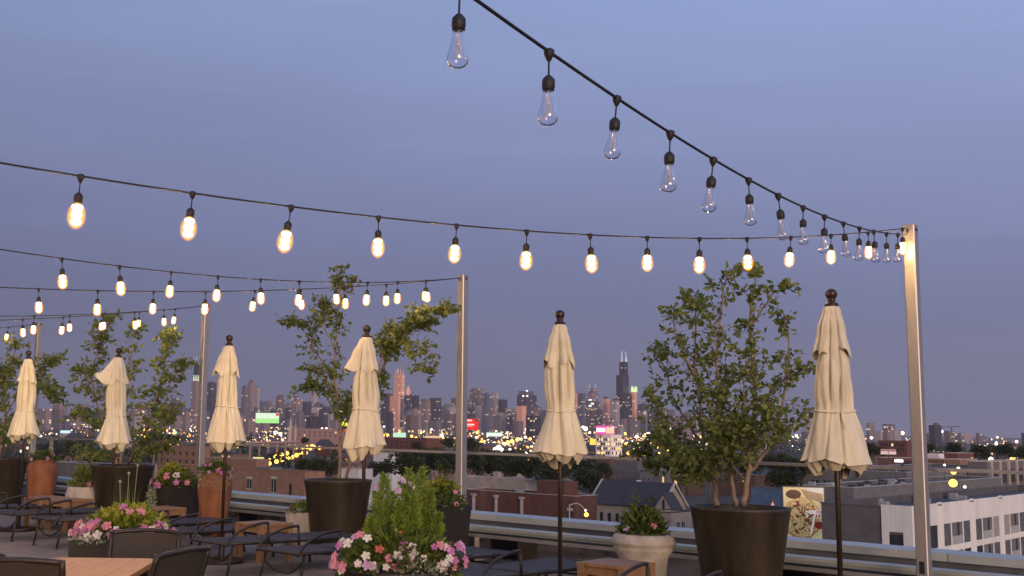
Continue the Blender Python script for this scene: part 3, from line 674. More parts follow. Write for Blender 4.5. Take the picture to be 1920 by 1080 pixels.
# big flower planter in the middle foreground
P0 = at(748, 1062, 8.3)
t = thing('flower_planter', 'large planter in the foreground with tall green plumes and petunias', 'planter', (P0.x, P0.y, 0), .1, 'planters of flowers'); h = P0.z
pot(t, [(.30, .002), (.32, .02), (.42, h - .04), (.44, h - .02), (.44, h), (.40, h), (.39, h - .05), (.01, h - .05)], M_blackpot)
mound(t, V((0, 0, h)), .45, .30, 2600, L_mid, rr, .055, low=-.35)
bs = []
for x, tip, dz in ((-.20, (708, 935), 0), (-.14, (722, 900), .02), (-.08, (735, 935), .1), (.02, (757, 910), .05), (.06, (767, 893), 0), (.12, (780, 905), .05), (.16, (796, 890), .1), (.2, (810, 930), .05), (.25, (822, 975), -.05), (-.25, (695, 985), -.05), (-.03, (748, 950), -.08), (.1, (772, 940), -.1)):
    e = at(tip[0], tip[1] - 12, P0.y + dz) - V((P0.x, P0.y, 0)); bs.append((V((x * .9, dz, h)), e))
plume(t, bs, L_bright, rr, leafs=520, size=.062, wide=.26, spread=.075)
mound(t, V((0, -.0, h + .06)), .30, .22, 700, L_bright, rr, .07, 'bright_foliage', 0)
blooms(t, V((-.18, -.06, h)), .33, .32, 'wlkwrpkwkwpwrwklwwlkwrwkpwkwlwkpkwlwwk', rr, scale=1.0, lo=-.05, hi=.8)
blooms(t, V((.2, -.06, h)), .30, .30, 'ppklwpwlkwpwkplpwkwlkpkpwwkpkwlp', rr, scale=1.0, lo=-.05, hi=.75)
blooms(t, V((-.06, 0, h + .55)), .16, .10, 'llwlll', rr, scale=.8)
mound(t, V((.12, -.30, h)), .2, .08, 400, L_silver, rr, .03, 'silver_foliage', -.5)

# ------------------------------------------------------------------ furniture
M_frame = mat('dark_metal_frame', (.030, .026, .022), .45, .4)
M_sling = mat('navy_sling', (.024, .023, .032), .75, var=.12, scale=60, bump=.15, bscale=300)
M_slingb = mat('brown_sling', (.030, .023, .015), .75, var=.15, scale=60, bump=.15, bscale=300)
def make_lounger():
    t = thing('sun_lounger', 'x', 'sun lounger', (0, 0, 0), 0, 'dark sun loungers in a row'); w = .30
    mb = MB()
    for sx_ in (-w, w): mb.tube([(sx_, 0, .36), (sx_, .55, .345), (sx_, 1.2, .335), (sx_, 1.95, .33)], .017, 8)
    for y, z in ((0.0, .36), (.75, .342), (1.95, .33)): mb.tube([(-w, y, z), (w, y, z)], .015, 8)
    mb.build('frame', M_frame, t, True)
    mb = MB()
    for y0, y1, z0, z1 in ((.02, .74, .365, .350), (.77, 1.94, .350, .338)):
        n = 8; vs = []; 
        for i in range(n + 1):
            for j in range(7):
                x = -w + .012 + (2 * w - .024) * j / 6; sag = .018 * (1 - (2 * j / 6 - 1) ** 2)
                vs.append((x, y0 + (y1 - y0) * i / n, z0 + (z1 - z0) * i / n + .010 - sag))
        mb.add(vs, [(i * 7 + j, i * 7 + j + 1, i * 7 + j + 8, i * 7 + j + 7) for i in range(n) for j in range(6)])
    mb.build('sling', M_sling, t, True)
    for sx_ in (-w - .022, w + .022):
        mb = MB(); a = [(sx_, .02, .335), (sx_, .06, .40), (sx_, .16, .475), (sx_, .32, .53), (sx_, .48, .556), (sx_, .56, .556)]
        mb.tube(smooth_line([V(p) for p in a], 3), .015, 8); mb.tube([(sx_, .56, .557), (sx_, .575, .34)], .014, 8); mb.build('armrest', M_frame, t, True)
    for sx_ in (-1, 1):
        for y, dy in ((.12, -.07), (1.62, .07)):
            mb = MB(); mb.tube([(sx_ * w, y, .345), (sx_ * (w + .01), y + dy, .03)], .014, 8); mb.tube([(sx_ * (w + .01), y + dy, .03), (sx_ * (w + .01), y + dy, .001)], .02, 8); mb.build('leg', M_frame, t, True)
    mb = MB()
    for y in (.09, 1.65): mb = MB(); mb.tube(smooth_line([V((-w, y, .26)), V((-.15, y, .17)), V((0, y, .15)), V((.15, y, .17)), V((w, y, .26))], 3), .011, 7); mb.build('stretcher', M_frame, t, True)
    return t
proto = make_lounger()
loungers = [(.93, 'black sun lounger right of the wooden side table under the tree planter'),
            (2.79, 'black sun lounger just left of the centre parasol\'s post'),
            (4.00, 'black sun lounger half hidden behind the plumes of the foreground planter'),
            (5.12, 'black sun lounger between the plumed planter and the fourth parasol\'s post'),
            (6.27, 'black sun lounger in front of the wooden table beside the small cream pot'),
            (7.62, 'black sun lounger below the pole by the terracotta urn'),
            (8.65, 'black sun lounger behind the petunia box planter'),
            (9.85, 'black sun lounger in front of the cream rounded pot at the left'),
            (11.05, 'black sun lounger before the pair of small wooden tables at far left'),
            (12.35, 'farthest black sun lounger, by the leftmost parasol')]
for i, (s, lb) in enumerate(loungers):
    o = proto if i == 0 else copy_tree(proto)
    o.location = R(s, -3.16 + random.Random(i).uniform(-.05, .05)); o.rotation_euler = (0, 0, ANG + random.Random(i + 9).uniform(-.04, .04)); o['label'] = lb
def side_table(s, o, label, turn=0.0):
    t = thing('side_table', label, 'side table', R(s, o), ANG + turn, 'small wooden side tables'); w = .25; h = .45
    for k in range(5):
        mb = MB(); x0 = -w + k * .1; mb.box(x0 + .003, x0 + .097, -w, w, h - .025, h); mb.build('slat', M_wood, t)
    for sx_ in (-1, 1):
        for sy in (-1, 1):
            mb = MB(); mb.box(sx_ * (w - .04) - .035, sx_ * (w - .04) + .035, sy * (w - .04) - .035, sy * (w - .04) + .035, .001, h - .026); mb.build('leg', M_wood, t)
    mb = MB()
    for sy in (-1, 1): mb.box(-w + .076, w - .076, sy * (w - .04) - .012, sy * (w - .04) + .012, h - .10, h - .027)
    mb.build('apron', M_wood, t)
    mb = MB()
    for sx_ in (-1, 1): mb.box(sx_ * (w - .04) - .012, sx_ * (w - .04) + .012, -w + .076, w - .076, h - .10, h - .027)
    mb.build('side_apron', M_wood, t)
side_table(1.98, -1.90, 'small wooden side table next to the centre parasol\'s post')
side_table(6.98, -1.85, 'small wooden side table in front of the small cream pot')
side_table(9.70, -1.50, 'wooden side table half hidden behind the petunia box planter')
side_table(12.55, -1.70, 'small wooden table at far left, left one of the close pair')
side_table(11.85, -1.70, 'small wooden table at far left, right one of the close pair', .1)

# dining table, bottom left
def P_(x, y, z): d = ray(x, y); k = (z - EYE) / d.z; return CAMP + d * k
h = .74
t = thing('dining_table', 'warm wooden dining table top with a clipped corner, bottom left', 'table', (-1.97, 6.55, 0), .03)
w, l = .345, .68
n = 5
M_top = mat('oiled_teak', (.46, .195, .058), .42, var=.15, scale=4, stretch=(9, 1, 1), bump=.06)
for k in range(n):
    x0 = -w + 2 * w * k / n + .0015; x1 = -w + 2 * w * (k + 1) / n - .0015
    mb = MB()
    c = .06
    ya = l - (c if False else 0)
    if k == n - 1: vs = [(x0, -l), (x1, -l), (x1, l - c), (x0 + .07, l), (x0, l)]
    elif k == 0: vs = [(x0, -l), (x1, -l), (x1, l), (x0 + .07, l), (x0, l - c)]
    else: vs = [(x0, -l), (x1, -l), (x1, l), (x0, l)]
    m_ = len(vs); mb.add([(x, y, h - .032) for x, y in vs] + [(x, y, h) for x, y in vs], [tuple(range(m_ - 1, -1, -1)), tuple(range(m_, 2 * m_))] + [(i, (i + 1) % m_, m_ + (i + 1) % m_, m_ + i) for i in range(m_)])
    mb.build('plank', M_top, t)
for sx_ in (-1, 1):
    for sy in (-1, 1):
        mb = MB(); mb.box(sx_ * .27 - .03, sx_ * .27 + .03, sy * .58 - .03, sy * .58 + .03, .001, h - .0325); mb.build('leg', M_frame, t)
def dining_chair(x, y, rz, label, mt=M_slingb):
    t = thing('dining_chair', label, 'chair', (x, y, 0), rz, 'dark sling dining chairs'); w = .25      # faces +y, back at -y
    for sx_ in (-1, 1):
        mb = MB(); mb.tube(smooth_line([V((sx_ * w, -.20, .002)), V((sx_ * w, -.21, .45)), V((sx_ * w, -.26, .68)), V((sx_ * w, -.315, .87))], 3), .018, 8); mb.build('back_post', M_frame, t, True)
        mb = MB(); mb.tube([(sx_ * w, .22, .002), (sx_ * w, .22, .44)], .016, 8); mb.build('leg', M_frame, t, True)
        mb = MB(); mb.tube(smooth_line([V((sx_ * w, .22, .44)), V((sx_ * w, .215, .62)), V((sx_ * w, .15, .65)), V((sx_ * w, -.05, .645)), V((sx_ * w, -.245, .62))], 3), .015, 8); mb.build('armrest', M_frame, t, True)
    mb = MB()
    for (y, z, d) in ((-.312, .86, -.03), ): mb.tube(smooth_line([V((-w, y, z)), V((-w * .5, y + d * .8, z + .012)), V((0, y + d, z + .016)), V((w * .5, y + d * .8, z + .012)), V((w, y, z))], 3), .016, 8)
    mb.build('top_rail', M_frame, t, True)
    for y, z in ((.22, .435), (-.21, .42)): mb = MB(); mb.tube([(-w, y, z), (w, y, z)], .014, 8); mb.build('crossbar', M_frame, t, True)
    def sheet(rows, name):
        mb = MB(); N = 9; vs = []
        for (y, z, dp) in rows:
            for j in range(N):
                u = 2 * j / (N - 1) - 1; vs.append((u * (w - .004), y - dp * (1 - u * u), z))
        mb.add(vs, [(i * N + j, i * N + j + 1, (i + 1) * N + j + 1, (i + 1) * N + j) for i in range(len(rows) - 1) for j in range(N - 1)]); mb.build(name, mt, t, True)
    sheet([(-.205, .46, .02), (-.235, .58, .035), (-.262, .69, .035), (-.29, .79, .032), (-.31, .858, .03)], 'backrest')
    mb = MB(); N = 9; vs = []
    for y in (-.2, -.06, .08, .21):
        for j in range(N):
            u = 2 * j / (N - 1) - 1; vs.append((u * (w - .004), y, .45 - .02 * (1 - u * u)))
    mb.add(vs, [(i * N + j, i * N + j + 1, (i + 1) * N + j + 1, (i + 1) * N + j) for i in range(3) for j in range(N - 1)]); mb.build('seat', mt, t, True)
    return t
dining_chair(-2.14, 6.28, .05, 'dark dining chair back in the bottom left corner, at the near end of the table')
dining_chair(-1.63, 6.66, math.radians(66), 'dark dining chair at the right side of the table')
dining_chair(-1.90, 7.72, math.pi + .10, 'dark dining chair at the far side of the table, before the petunia box').scale = (.95, 1, .96)
dining_chair(-3.25, 8.2, math.radians(-62), 'dark dining chair cut by the left edge of the picture')
# ------------------------------------------------------------------ the city
GZ = -30.0
def hor(x): return 790 + .0155 * x
M_ground = mat('city_ground', (.085, .058, .042), .95, var=.5, scale=.012, detail=8, col2=(.12, .085, .06))  # warm bounce of the street lamps is put into the ground colour
mb = MB(); mb.add([(-30000, -2000, GZ), (30000, -2000, GZ), (30000, 45000, GZ), (-30000, 45000, GZ)], [(0, 1, 2, 3)])
struct(mb.build('ground', M_ground))

def wallmat(name, col, rough=.85, var=.14, scale=.6):
    return mat(name, col, rough, var=var, scale=scale, detail=6)
M_wall = {'red': wallmat('red_brick', (.125, .052, .038)), 'tan': wallmat('tan_brick', (.30, .17, .115)), 'grey': wallmat('grey_render', (.17, .16, .165)),
          'dgrey': wallmat('dark_grey_brick', (.125, .118, .125)), 'white': mat('white_render', (.82, .785, .75), .85, var=.09, scale=.35, detail=8, stretch=(1, 1, .25)), 'pale': wallmat('pale_stone', (.40, .34, .29)),
          'blue': wallmat('blue_wall', (.10, .17, .27)), 'brown': wallmat('brown_brick', (.15, .085, .06)), 'pink': wallmat('pink_stone', (.42, .27, .23))}
M_roof = wallmat('tar_roof', (.055, .053, .060)); M_roof2 = wallmat('grey_roof', (.115, .11, .12)); M_slate = wallmat('slate_roof', (.050, .048, .060))
M_pane = mat('window_glass', (.035, .04, .048), .12, spec=.8, var=.3, scale=.5)
M_blind = mat('window_blind', (.36, .34, .31), .6, var=.15, scale=1.5); M_pane2 = mat('grey_pane', (.13, .14, .145), .18, spec=.7, var=.25, scale=.8)
M_trim = wallmat('pale_trim', (.52, .48, .44)); M_hvac = wallmat('roof_plant', (.40, .39, .39))
M_winlit = emit('lit_window', (1.0, .62, .28), 1.3); M_winlit.cycles.emission_sampling = 'NONE'
def solve_len(C, dv, x, y):
    d = ray(x, y); k = d.x / d.y
    den = dv.x - k * dv.y
    return (k * C.y - C.x) / den
class B: pass
def bldg(name, label, cat, xc, ytop, Y, xl, xr, wall='tan', roof=None, group=None, para=.9, base=GZ, minlen=6.0, maxlen=400.):
    C = at(xc, ytop, Y)
    L = min(maxlen, max(minlen, solve_len(C, DV, xl, ytop))); Rr = min(maxlen, max(minlen, solve_len(C, NV, xr, ytop)))
    t = thing(name, label, cat, (C.x, C.y, base), 0, group)
    H = C.z - base
    b = B(); b.t, b.L, b.R, b.H, b.C = t, L, Rr, H, C
    mb = MB(); e = .35
    def pt(u, v, z): return DV * u + NV * v + V((0, 0, z))
    rz_ = H - para
    for (u0, u1, v0, v1) in ((0, L, 0, e), (0, L, Rr - e, Rr), (0, e, e, Rr - e), (L - e, L, e, Rr - e)):
        mb.quadbox(pt((u0 + u1) / 2, (v0 + v1) / 2, H / 2), DV * ((u1 - u0) / 2), NV * ((v1 - v0) / 2), V((0, 0, H / 2)))
    mb.build('wall', M_wall[wall] if isinstance(wall, str) else wall, t)
    mb = MB(); mb.quadbox(pt(L / 2, Rr / 2, rz_ - .15), DV * (L / 2 - e), NV * (Rr / 2 - e), V((0, 0, .15))); mb.build('roof', roof or M_roof, t)
    b.pt = pt; return b
def coping(b, mt=None, w=.5):
    mb = MB()
    for (u0, u1, v0, v1) in ((-.1, b.L + .1, -.1, w), (-.1, b.L + .1, b.R - w, b.R + .1), (-.1, w, w, b.R - w), (b.L - w, b.L + .1, w, b.R - w)):
        mb.quadbox(b.pt((u0 + u1) / 2, (v0 + v1) / 2, b.H + .08), DV * ((u1 - u0) / 2), NV * ((v1 - v0) / 2), V((0, 0, .08)))
    mb.build('coping', mt or M_trim, b.t)
WME = {}
def win_on(b, face, a, z, w, h, mt=None, sill=True, lintel=False, name='window'):
    """face L lies along DV, face R along NV; a is the distance of the window's centre from the corner"""
    dv, nv = (DV, -NV) if face == 'L' else (NV, -DV)
    mt = mt or M_pane
    c = dv * a + V((0, 0, z)); key = (face, round(w, 2), round(h, 2), mt.name, sill, lintel)
    if key not in WME:
        mb = MB(); mb.quadbox(nv * .03, dv * (w / 2), nv * .05, V((0, 0, h / 2))); pane = mb.mesh('window', mt)
        fr = None
        if sill:
            mb = MB()
            mb.quadbox(nv * .10 + V((0, 0, -h / 2 - .12)), dv * (w / 2 + .15), nv * .12, V((0, 0, .11)))
            if lintel: mb.quadbox(nv * .08 + V((0, 0, h / 2 + .3)), dv * (w / 2 + .2), nv * .1, V((0, 0, .28)))
            mb.quadbox(nv * .07, dv * .05, nv * .06, V((0, 0, h / 2))); fr = mb.mesh('frame', M_trim)
        WME[key] = (pane, fr)
    pane, fr = WME[key]
    o = link(name, pane, b.t, c)
    if fr: link('frame', fr, o)
    return o
def win_grid(b, face, a0, a1, cols, z0, dz, rows, w, h, lit=0.0, seed=1, **k):
    q = random.Random(seed)
    for i in range(rows):
        for j in range(cols):
            win_on(b, face, a0 + (a1 - a0) * (j + .5) / cols, z0 - dz * i, w, h, M_winlit if q.random() < lit else None, **k)
def roofbox(b, u, v, du, dv_, h, mt=None, name='roof_unit', z=None):
    mb = MB(); z0 = b.H - .9 if z is None else z
    mb.quadbox(b.pt(u, v, z0 + h / 2 + .002), DV * (du / 2), NV * (dv_ / 2), V((0, 0, h / 2))); mb.build(name, mt or M_hvac, b.t)

# --- white apartment block, lower right
b = bldg('apartment_block', 'white apartment block with a grid of balconies and windows, lower right', 'apartment building', 1708, 954, 126, 1540, 2100, 'dgrey', M_roof2, minlen=10, maxlen=78)
coping(b, M_roof2)
mw = M_wall['white']; grid = []
def grid_piece(face, a0, a1, z0, z1, pr=.12, name='facade_panel'):
    dv, nv = (DV, -NV) if face == 'L' else (NV, -DV)
    mb = MB(); mb.quadbox(dv * ((a0 + a1) / 2) + nv * (pr / 2) + V((0, 0, (z0 + z1) / 2)), dv * ((a1 - a0) / 2), nv * (pr / 2), V((0, 0, (z1 - z0) / 2))); mb.build(name, mw, b.t)
ST = 3.35; top = b.H + .3
pat = []; a = .0
bayw = [2.6, 4.0, 3.2]
grid_piece('R', -.14, .75, b.H - 14.0, top, .14, 'pilaster')
grid_piece('L', -.0, .9, b.H - 14.0, top, .135, 'pilaster'); grid_piece('L', 2.5, 3.3, b.H - 14, top, .135, 'pilaster'); grid_piece('L', .9, 2.5, b.H - 2.7, top, .12); win_on(b, 'L', 1.7, b.H - 4.6, 1.55, 3.2, sill=False)
grid_piece('L', .9, 2.5, b.H - 14, b.H - 6.6, .12)
a = .75; k = 0
while a < b.R - 12:
    grp = [(2.4, 'w'), (3.9, 'b'), (2.5, 'w')] if k else [(3.9, 'b'), (2.6, 'w')]
    a_start = a
    for (wd, kind) in grp:
        grid_piece('R', a, a + .36, b.H - 14, b.H - 2.2, .11, 'mullion'); a += .36
        for f in range(3):
            z1 = b.H - 2.2 - f * ST; z0 = z1 - 2.62
            grid_piece('R', a, a + wd, z0 - .73, z0, .10, 'spandrel')
            if kind == 'w': win_on(b, 'R', a + wd / 2, (z0 + z1) / 2, wd - .06, 2.58, random.Random(int(a * 10) * 7 + f).choice((M_pane2, M_pane2, M_pane, M_blind)), sill=False)
            else:
                mb = MB(); mb.quadbox(NV * (a + wd / 2) - DV * .04 + V((0, 0, (z0 + z1) / 2)), NV * (wd / 2 - .02), DV * .03, V((0, 0, 1.26))); mb.build('balcony_back', M_wall['grey'], b.t)
                win_on(b, 'R', a + wd * .62, (z0 + z1) / 2 + .35, .8, 1.7, sill=False)
                mb = MB(); mb.quadbox(NV * (a + wd / 2) - DV * .075 + V((0, 0, z0 + .5)), NV * (wd / 2 - .02), DV * .03, V((0, 0, .5))); mb.build('balcony_panel', M_hvac, b.t)
        a += wd
    grid_piece('R', a, a + .3, b.H - 14, b.H - 2.2, .11, 'mullion'); a += .3
    grid_piece('R', a_start, a, b.H - 2.195, top, .12)
    grid_piece('R', a, a + 1.5, b.H - 14, top + .1, .06, 'pilaster'); a += 1.5; k += 1
for j in range(7): roofbox(b, 4 + (j * 3.1) % 7, 5 + j * 6, .9, 1.2, .9)
# pizza billboard beside it
M_bfr = mat('billboard_frame', (.10, .10, .11), .5, .4)
def faceframe(t, w, h, dep=.35):
    mb = MB()
    for (x0, x1, z0, z1) in ((-w / 2 - .15, w / 2 + .15, h, h + .15), (-w / 2 - .15, w / 2 + .15, -.15, 0), (-w / 2 - .15, -w / 2, 0, h), (w / 2, w / 2 + .15, 0, h)): mb.box(x0, x1, -.06, dep, z0, z1)
    mb.build('frame', M_bfr, t)
def poster_glow(name, col, s, var=.1, scale=1.0, col2=None):  # emission stands in for floodlights shining on the poster
    m = mat(name, col, .5, var=var, scale=scale, col2=col2); nd = m.node_tree.nodes; bs_ = nd['Principled BSDF']
    r_ = [x for x in nd if x.type == 'VALTORGB'][0]; m.node_tree.links.new(r_.outputs[0], bs_.inputs['Emission Color']); bs_.inputs['Emission Strength'].default_value = s
    m.cycles.emission_sampling = 'NONE'; return m
pl = at(1472, 1014, 152); pr_ = at(1546, 1014, 152); ptop = at(1510, 914, 152)
bw, bh = (pr_ - pl).length, ptop.z - pl.z
t = thing('billboard', 'tall lit billboard showing a pizza and a price, right of the potted tree', 'billboard', ((pl.x + pr_.x) / 2, 152, pl.z), -.12)
mb = MB(); mb.box(-bw / 2, bw / 2, 0, .3, 0, bh); mb.build('panel', poster_glow('poster_ground', (.70, .56, .28), .40, .12, .8), t); faceframe(t, bw, bh)  # yellow floodlight tone put into the poster's ground colour
def blob(name, cx, cz, rx, rz_, mt, y, seed, n=40, j=.04):
    q = random.Random(seed); mb = MB(); vs = [(cx, y - .012, cz)]
    for k in range(n):
        a = 2 * math.pi * k / n; f = 1 + q.uniform(-j, j); vs.append((cx + rx * f * math.cos(a), y, cz + rz_ * f * math.sin(a)))
    mb.add(vs, [(0, 1 + k, 1 + (k + 1) % n) for k in range(n)]); mb.build(name, mt, t)
wl2 = poster_glow('napkin_white', (.72, .70, .66), .3, .05); pm1 = poster_glow('pizza_cheese', (.62, .36, .12), .30, .4, 3.5, (.66, .48, .22)); pm2 = poster_glow('pizza_crust', (.48, .22, .07), .26, .2, 3)
tp = poster_glow('pizza_topping', (.16, .07, .05), .08, .3, 4); tp2 = poster_glow('pizza_meat', (.46, .12, .07), .10, .3, 4)
def upright(name, cx, cz, rx, rz_, mt, y, seed, **k): blob(name, cx, cz, rx, rz_, mt, y, seed, **k)
upright('pizza_crust', -.35, bh * .42, bw * .47, bh * .40, pm2, -.02, 1); upright('pizza', -.30, bh * .44, bw * .43, bh * .37, pm1, -.04, 2)
q = random.Random(4)
for k in range(110):
    a = q.uniform(0, 6.28); rr_ = math.sqrt(q.random()) * .9
    upright('topping', -.30 + bw * .41 * rr_ * math.cos(a), bh * .44 + bh * .35 * rr_ * math.sin(a), q.uniform(.07, .20), q.uniform(.07, .20), tp if q.random() < .6 else tp2, -.07 - k * .0004, k, n=9, j=.25)
upright('bowl', -bw * .25, bh * .87, bw * .19, bh * .085, poster_glow('bowl_brown', (.12, .055, .03), .08), -.05, 9, j=.01)
mb = MB(); mb.add([(-bw * .08, -.012, bh * .97), (bw * .06, -.012, bh * .80), (bw * .46, -.012, bh * .72), (bw * .47, -.012, bh * .88)], [(0, 1, 2, 3)]); mb.build('board', poster_glow('board_tan', (.46, .32, .19), .2), t); mb = MB(); mb.add([(bw * .0, -.010, bh * .995), (bw * .1, -.010, bh * .93), (bw * .49, -.010, bh * .89), (bw * .49, -.010, bh * .995)], [(0, 1, 2, 3)]); mb.build('napkin', wl2, t)
upright('tomato', bw * .36, bh * .30, bw * .12, bh * .07, poster_glow('tomato_red', (.50, .06, .03), .12), -.06, 11, j=.05)
def lettering(txt, size, x, z, y, mt, parent, name='lettering', rx=math.pi / 2):
    cu = bpy.data.curves.new(name, 'FONT'); cu.body = txt; cu.size = size; cu.extrude = .01; cu.offset = .012 * size
    o = bpy.data.objects.new('tmp', cu); COL.objects.link(o)
    dg = bpy.context.evaluated_depsgraph_get(); me = bpy.data.meshes.new_from_object(o.evaluated_get(dg)); COL.objects.unlink(o); bpy.data.objects.remove(o)
    me.materials.clear(); me.materials.append(mt); w = link(name, me, parent, (x, y, z)); w.rotation_euler = (rx, 0, 0); return w
wl_ = poster_glow('white_print', (.80, .74, .66), .40, .03); rl_ = poster_glow('red_print', (.55, .06, .03), .30, .05)
def price(txt, hgt, sx__, x, z, y, mt): o_ = lettering(txt, hgt / .7, x, z, y, mt, t); o_.scale = (sx__, 1, 1)
price('7', bh * .47, .50, bw * .115, bh * .13, -.10, rl_); price('7', bh * .44, .50, bw * .10, bh * .145, -.12, wl_)
price('99', bh * .22, .44, bw * .29, bh * .40, -.10, rl_); price('99', bh * .20, .44, bw * .28, bh * .41, -.12, wl_); price('$', bh * .15, .7, bw * .01, bh * .42, -.12, wl_)
for sx_ in (-.3, .3):
    mb = MB(); mb.tube([(bw * sx_, .2, GZ - pl.z), (bw * sx_, .2, 0)], .2, 10); mb.build('post', M_bfr, t)
# blue building with a small red and white triangle
b = bldg('workshop', 'low building with a plain blue wall left of the pizza billboard', 'building', 1476, 918, 205, 1408, 1482, 'blue', M_roof2, minlen=3)
coping(b, M_roof2)
c_ = DV * solve_len(b.C, DV, 1449, 940); mb = MB()
for (k, mt_, d_) in ((1.0, rl_, .06), (.6, wl_, .09)):
    zc = b.H - 3.0; mb = MB(); mb.add([c_ - NV * d_ + V((0, 0, zc)) - DV * .95 * k + V((0, 0, -.9 * k)), c_ - NV * d_ + V((0, 0, zc - .9 * k)) + DV * .95 * k, c_ - NV * d_ + V((0, 0, zc + 1.1 * k))], [(0, 1, 2)]); mb.build('triangle_emblem', mt_, b.t)
# grey flat roofed blocks behind the apartment block
b = bldg('warehouse', 'wide grey flat-roofed warehouse behind the white apartment block', 'warehouse', 1600, 915, 255, 1492, 2000, 'grey', M_roof2, maxlen=110); coping(b, M_hvac, .8)
for j in range(38): q = random.Random(j); roofbox(b, q.uniform(2, b.L * .85), q.uniform(3, 60), q.uniform(.4, 2.0), q.uniform(.4, 2.0), q.uniform(.5, 1.8), q.choice((M_hvac, M_wall['grey'], M_bfr, M_trim)))
mb = MB()
b = bldg('warehouse', 'long dark grey block behind the right pole, above the flat roofs', 'warehouse', 1700, 886, 335, 1500, 2000, 'grey', M_roof, maxlen=120); coping(b, M_hvac, .7); win_grid(b, 'L', 3, b.L - 3, 7, b.H - 4, 4, 1, 2.4, 1.2)
for j in range(20): q = random.Random(j + 30); roofbox(b, q.uniform(2, b.L * .85), q.uniform(3, 40), q.uniform(.6, 3), q.uniform(.6, 3), q.uniform(.6, 2.5), q.choice((M_hvac, M_wall['grey'], M_bfr)))
b = bldg('brick_block', 'dark block with pale pilasters at the right edge below the handrail', 'building', 1850, 866, 370, 1838, 2010, 'dgrey', M_roof, minlen=6, maxlen=70); coping(b)
for j in range(5):
    mb = MB(); a = 4 + j * 9.5; mb.quadbox(NV * a - DV * .25 + V((0, 0, b.H / 2)), NV * .9, DV * .25, V((0, 0, b.H / 2))); mb.build('pilaster', M_wall['pale'], b.t)
    win_on(b, 'R', a + 4.7, b.H - 5, 6, 4.5, sill=False)
b = bldg('brick_block', 'tan brick block with rows of small windows, right of the right pole', 'building', 1800, 862, 445, 1792, 1832, 'tan', M_roof); coping(b); win_grid(b, 'R', 1, b.R - 1, 5, b.H - 3, 3.6, 4, 1.2, 2.0, .1, 3); win_grid(b, 'L', 1, b.L - 1, 2, b.H - 3, 3.6, 4, 1.2, 2.0, sill=False)
b = bldg('brick_block', 'red brick block above the tan one, right of the right pole', 'building', 1795, 850, 560, 1786, 1826, 'red', M_roof); coping(b); win_grid(b, 'R', 1, b.R - 1, 5, b.H - 3, 3.6, 2, 1.3, 1.8, .1, 4)
b = bldg('shed', 'small white-walled building beyond the right pole', 'building', 1760, 851, 600, 1740, 1770, 'white', M_roof2); coping(b)
b = bldg('brick_block', 'low brown block at the foot of the white shed', 'building', 1770, 862, 500, 1710, 1800, 'brown', M_roof2); coping(b); win_grid(b, 'L', 1, b.L - 1, 5, b.H - 3, 3.6, 1, 1.5, 1.8, .2, 5)
b = bldg('brick_hall', 'long red brick hall between the nearest parasol and the right pole', 'building', 1700, 827, 950, 1646, 1712, 'red', M_wall['red']); coping(b, M_wall['red']); win_grid(b, 'L', 2, b.L - 2, 9, b.H - 3.5, 4, 2, 1.6, 2.2, .1, 6, sill=False)
b = bldg('shop', 'low shop with bright white sign, left of the right pole', 'shop', 1690, 859, 520, 1646, 1712, 'brown', M_roof2); coping(b)
c_ = DV * solve_len(b.C, DV, 1686, 865); mb = MB(); mb.quadbox(c_ - NV * .4 + V((0, 0, b.H - 1.3)), DV * 1.9, NV * .2, V((0, 0, .6))); mb.build('sign', emit('sign_white', (1, .93, .85), 2.2), b.t)
t = thing('billboard', 'pale billboard on a single post beyond the nearest parasol', 'billboard', at(1666, 852, 480)); mb = MB(); mb.box(-3.3, 3.3, 0, .4, 0, 1.3); mb.build('panel', M_wall['white'], t); mb = MB(); mb.box(-3.3, 3.3, 0, .4, 1.45, 2.3); mb.build('upper_panel', M_wall['pink'], t)
mb = MB(); mb.tube([(0, .25, GZ - t.location.z), (0, .25, 1.4)], .3, 8); mb.build('post', M_bfr, t)

# --- church with steep slate roof
def gabled(name, label, cat, C, dv, nv, L, Wd, eave, ridge, wall, roofm, base=GZ):
    t = thing(name, label, cat, (C.x, C.y, base)); H = eave - base; Rg = ridge - base; mb = MB()
    def p(u, v, z): return dv * u + nv * v + V((0, 0, z))
    mb.quadbox(p(L / 2, Wd / 2, H / 2), dv * (L / 2), nv * (Wd / 2), V((0, 0, H / 2)))
    for u in (0, L): mb.add([p(u, 0, H), p(u, Wd, H), p(u, Wd / 2, Rg)], [(0, 1, 2)])
    mb.build('wall', wall, t); mb = MB(); e = .5
    for v0, v1 in ((-e, Wd / 2), (Wd + e, Wd / 2)):
        zz = H - e * (Rg - H) / (Wd / 2); a, b_, c, d = p(-.4, v0, zz), p(L + .4, v0, zz), p(L + .4, v1, Rg), p(-.4, v1, Rg); up = V((0, 0, .3))
        mb.add([a, b_, c, d, a + up, b_ + up, c + up, d + up], [(0, 1, 2, 3), (7, 6, 5, 4), (0, 4, 5, 1), (1, 5, 6, 2), (2, 6, 7, 3), (3, 7, 4, 0)])
    mb.build('roof', roofm, t)
    mb = MB()
    for u in (-.42, L + .42):
        for v0 in (-.5, Wd + .5):
            mb.tube([p(u, v0, H - .4), p(u, Wd / 2, Rg + .35)], .28, 4)
    mb.build('gable_trim', M_trim, t)
    b = B(); b.t, b.L, b.R, b.H, b.pt, b.C = t, L, Wd, H, p, C
    return b
Cc = at(1240, 958, 262); Lc = solve_len(Cc, DV, 1108, 945)
chz = at(1240, 950, 262).z; rdz = at(1240, 919, 262).z
b = gabled('church', 'grey church with a steep slate roof left of the potted tree', 'church', V((Cc.x, Cc.y, 0)), DV, NV, Lc, 11, chz, rdz + 1.2, M_wall['pale'], M_slate)
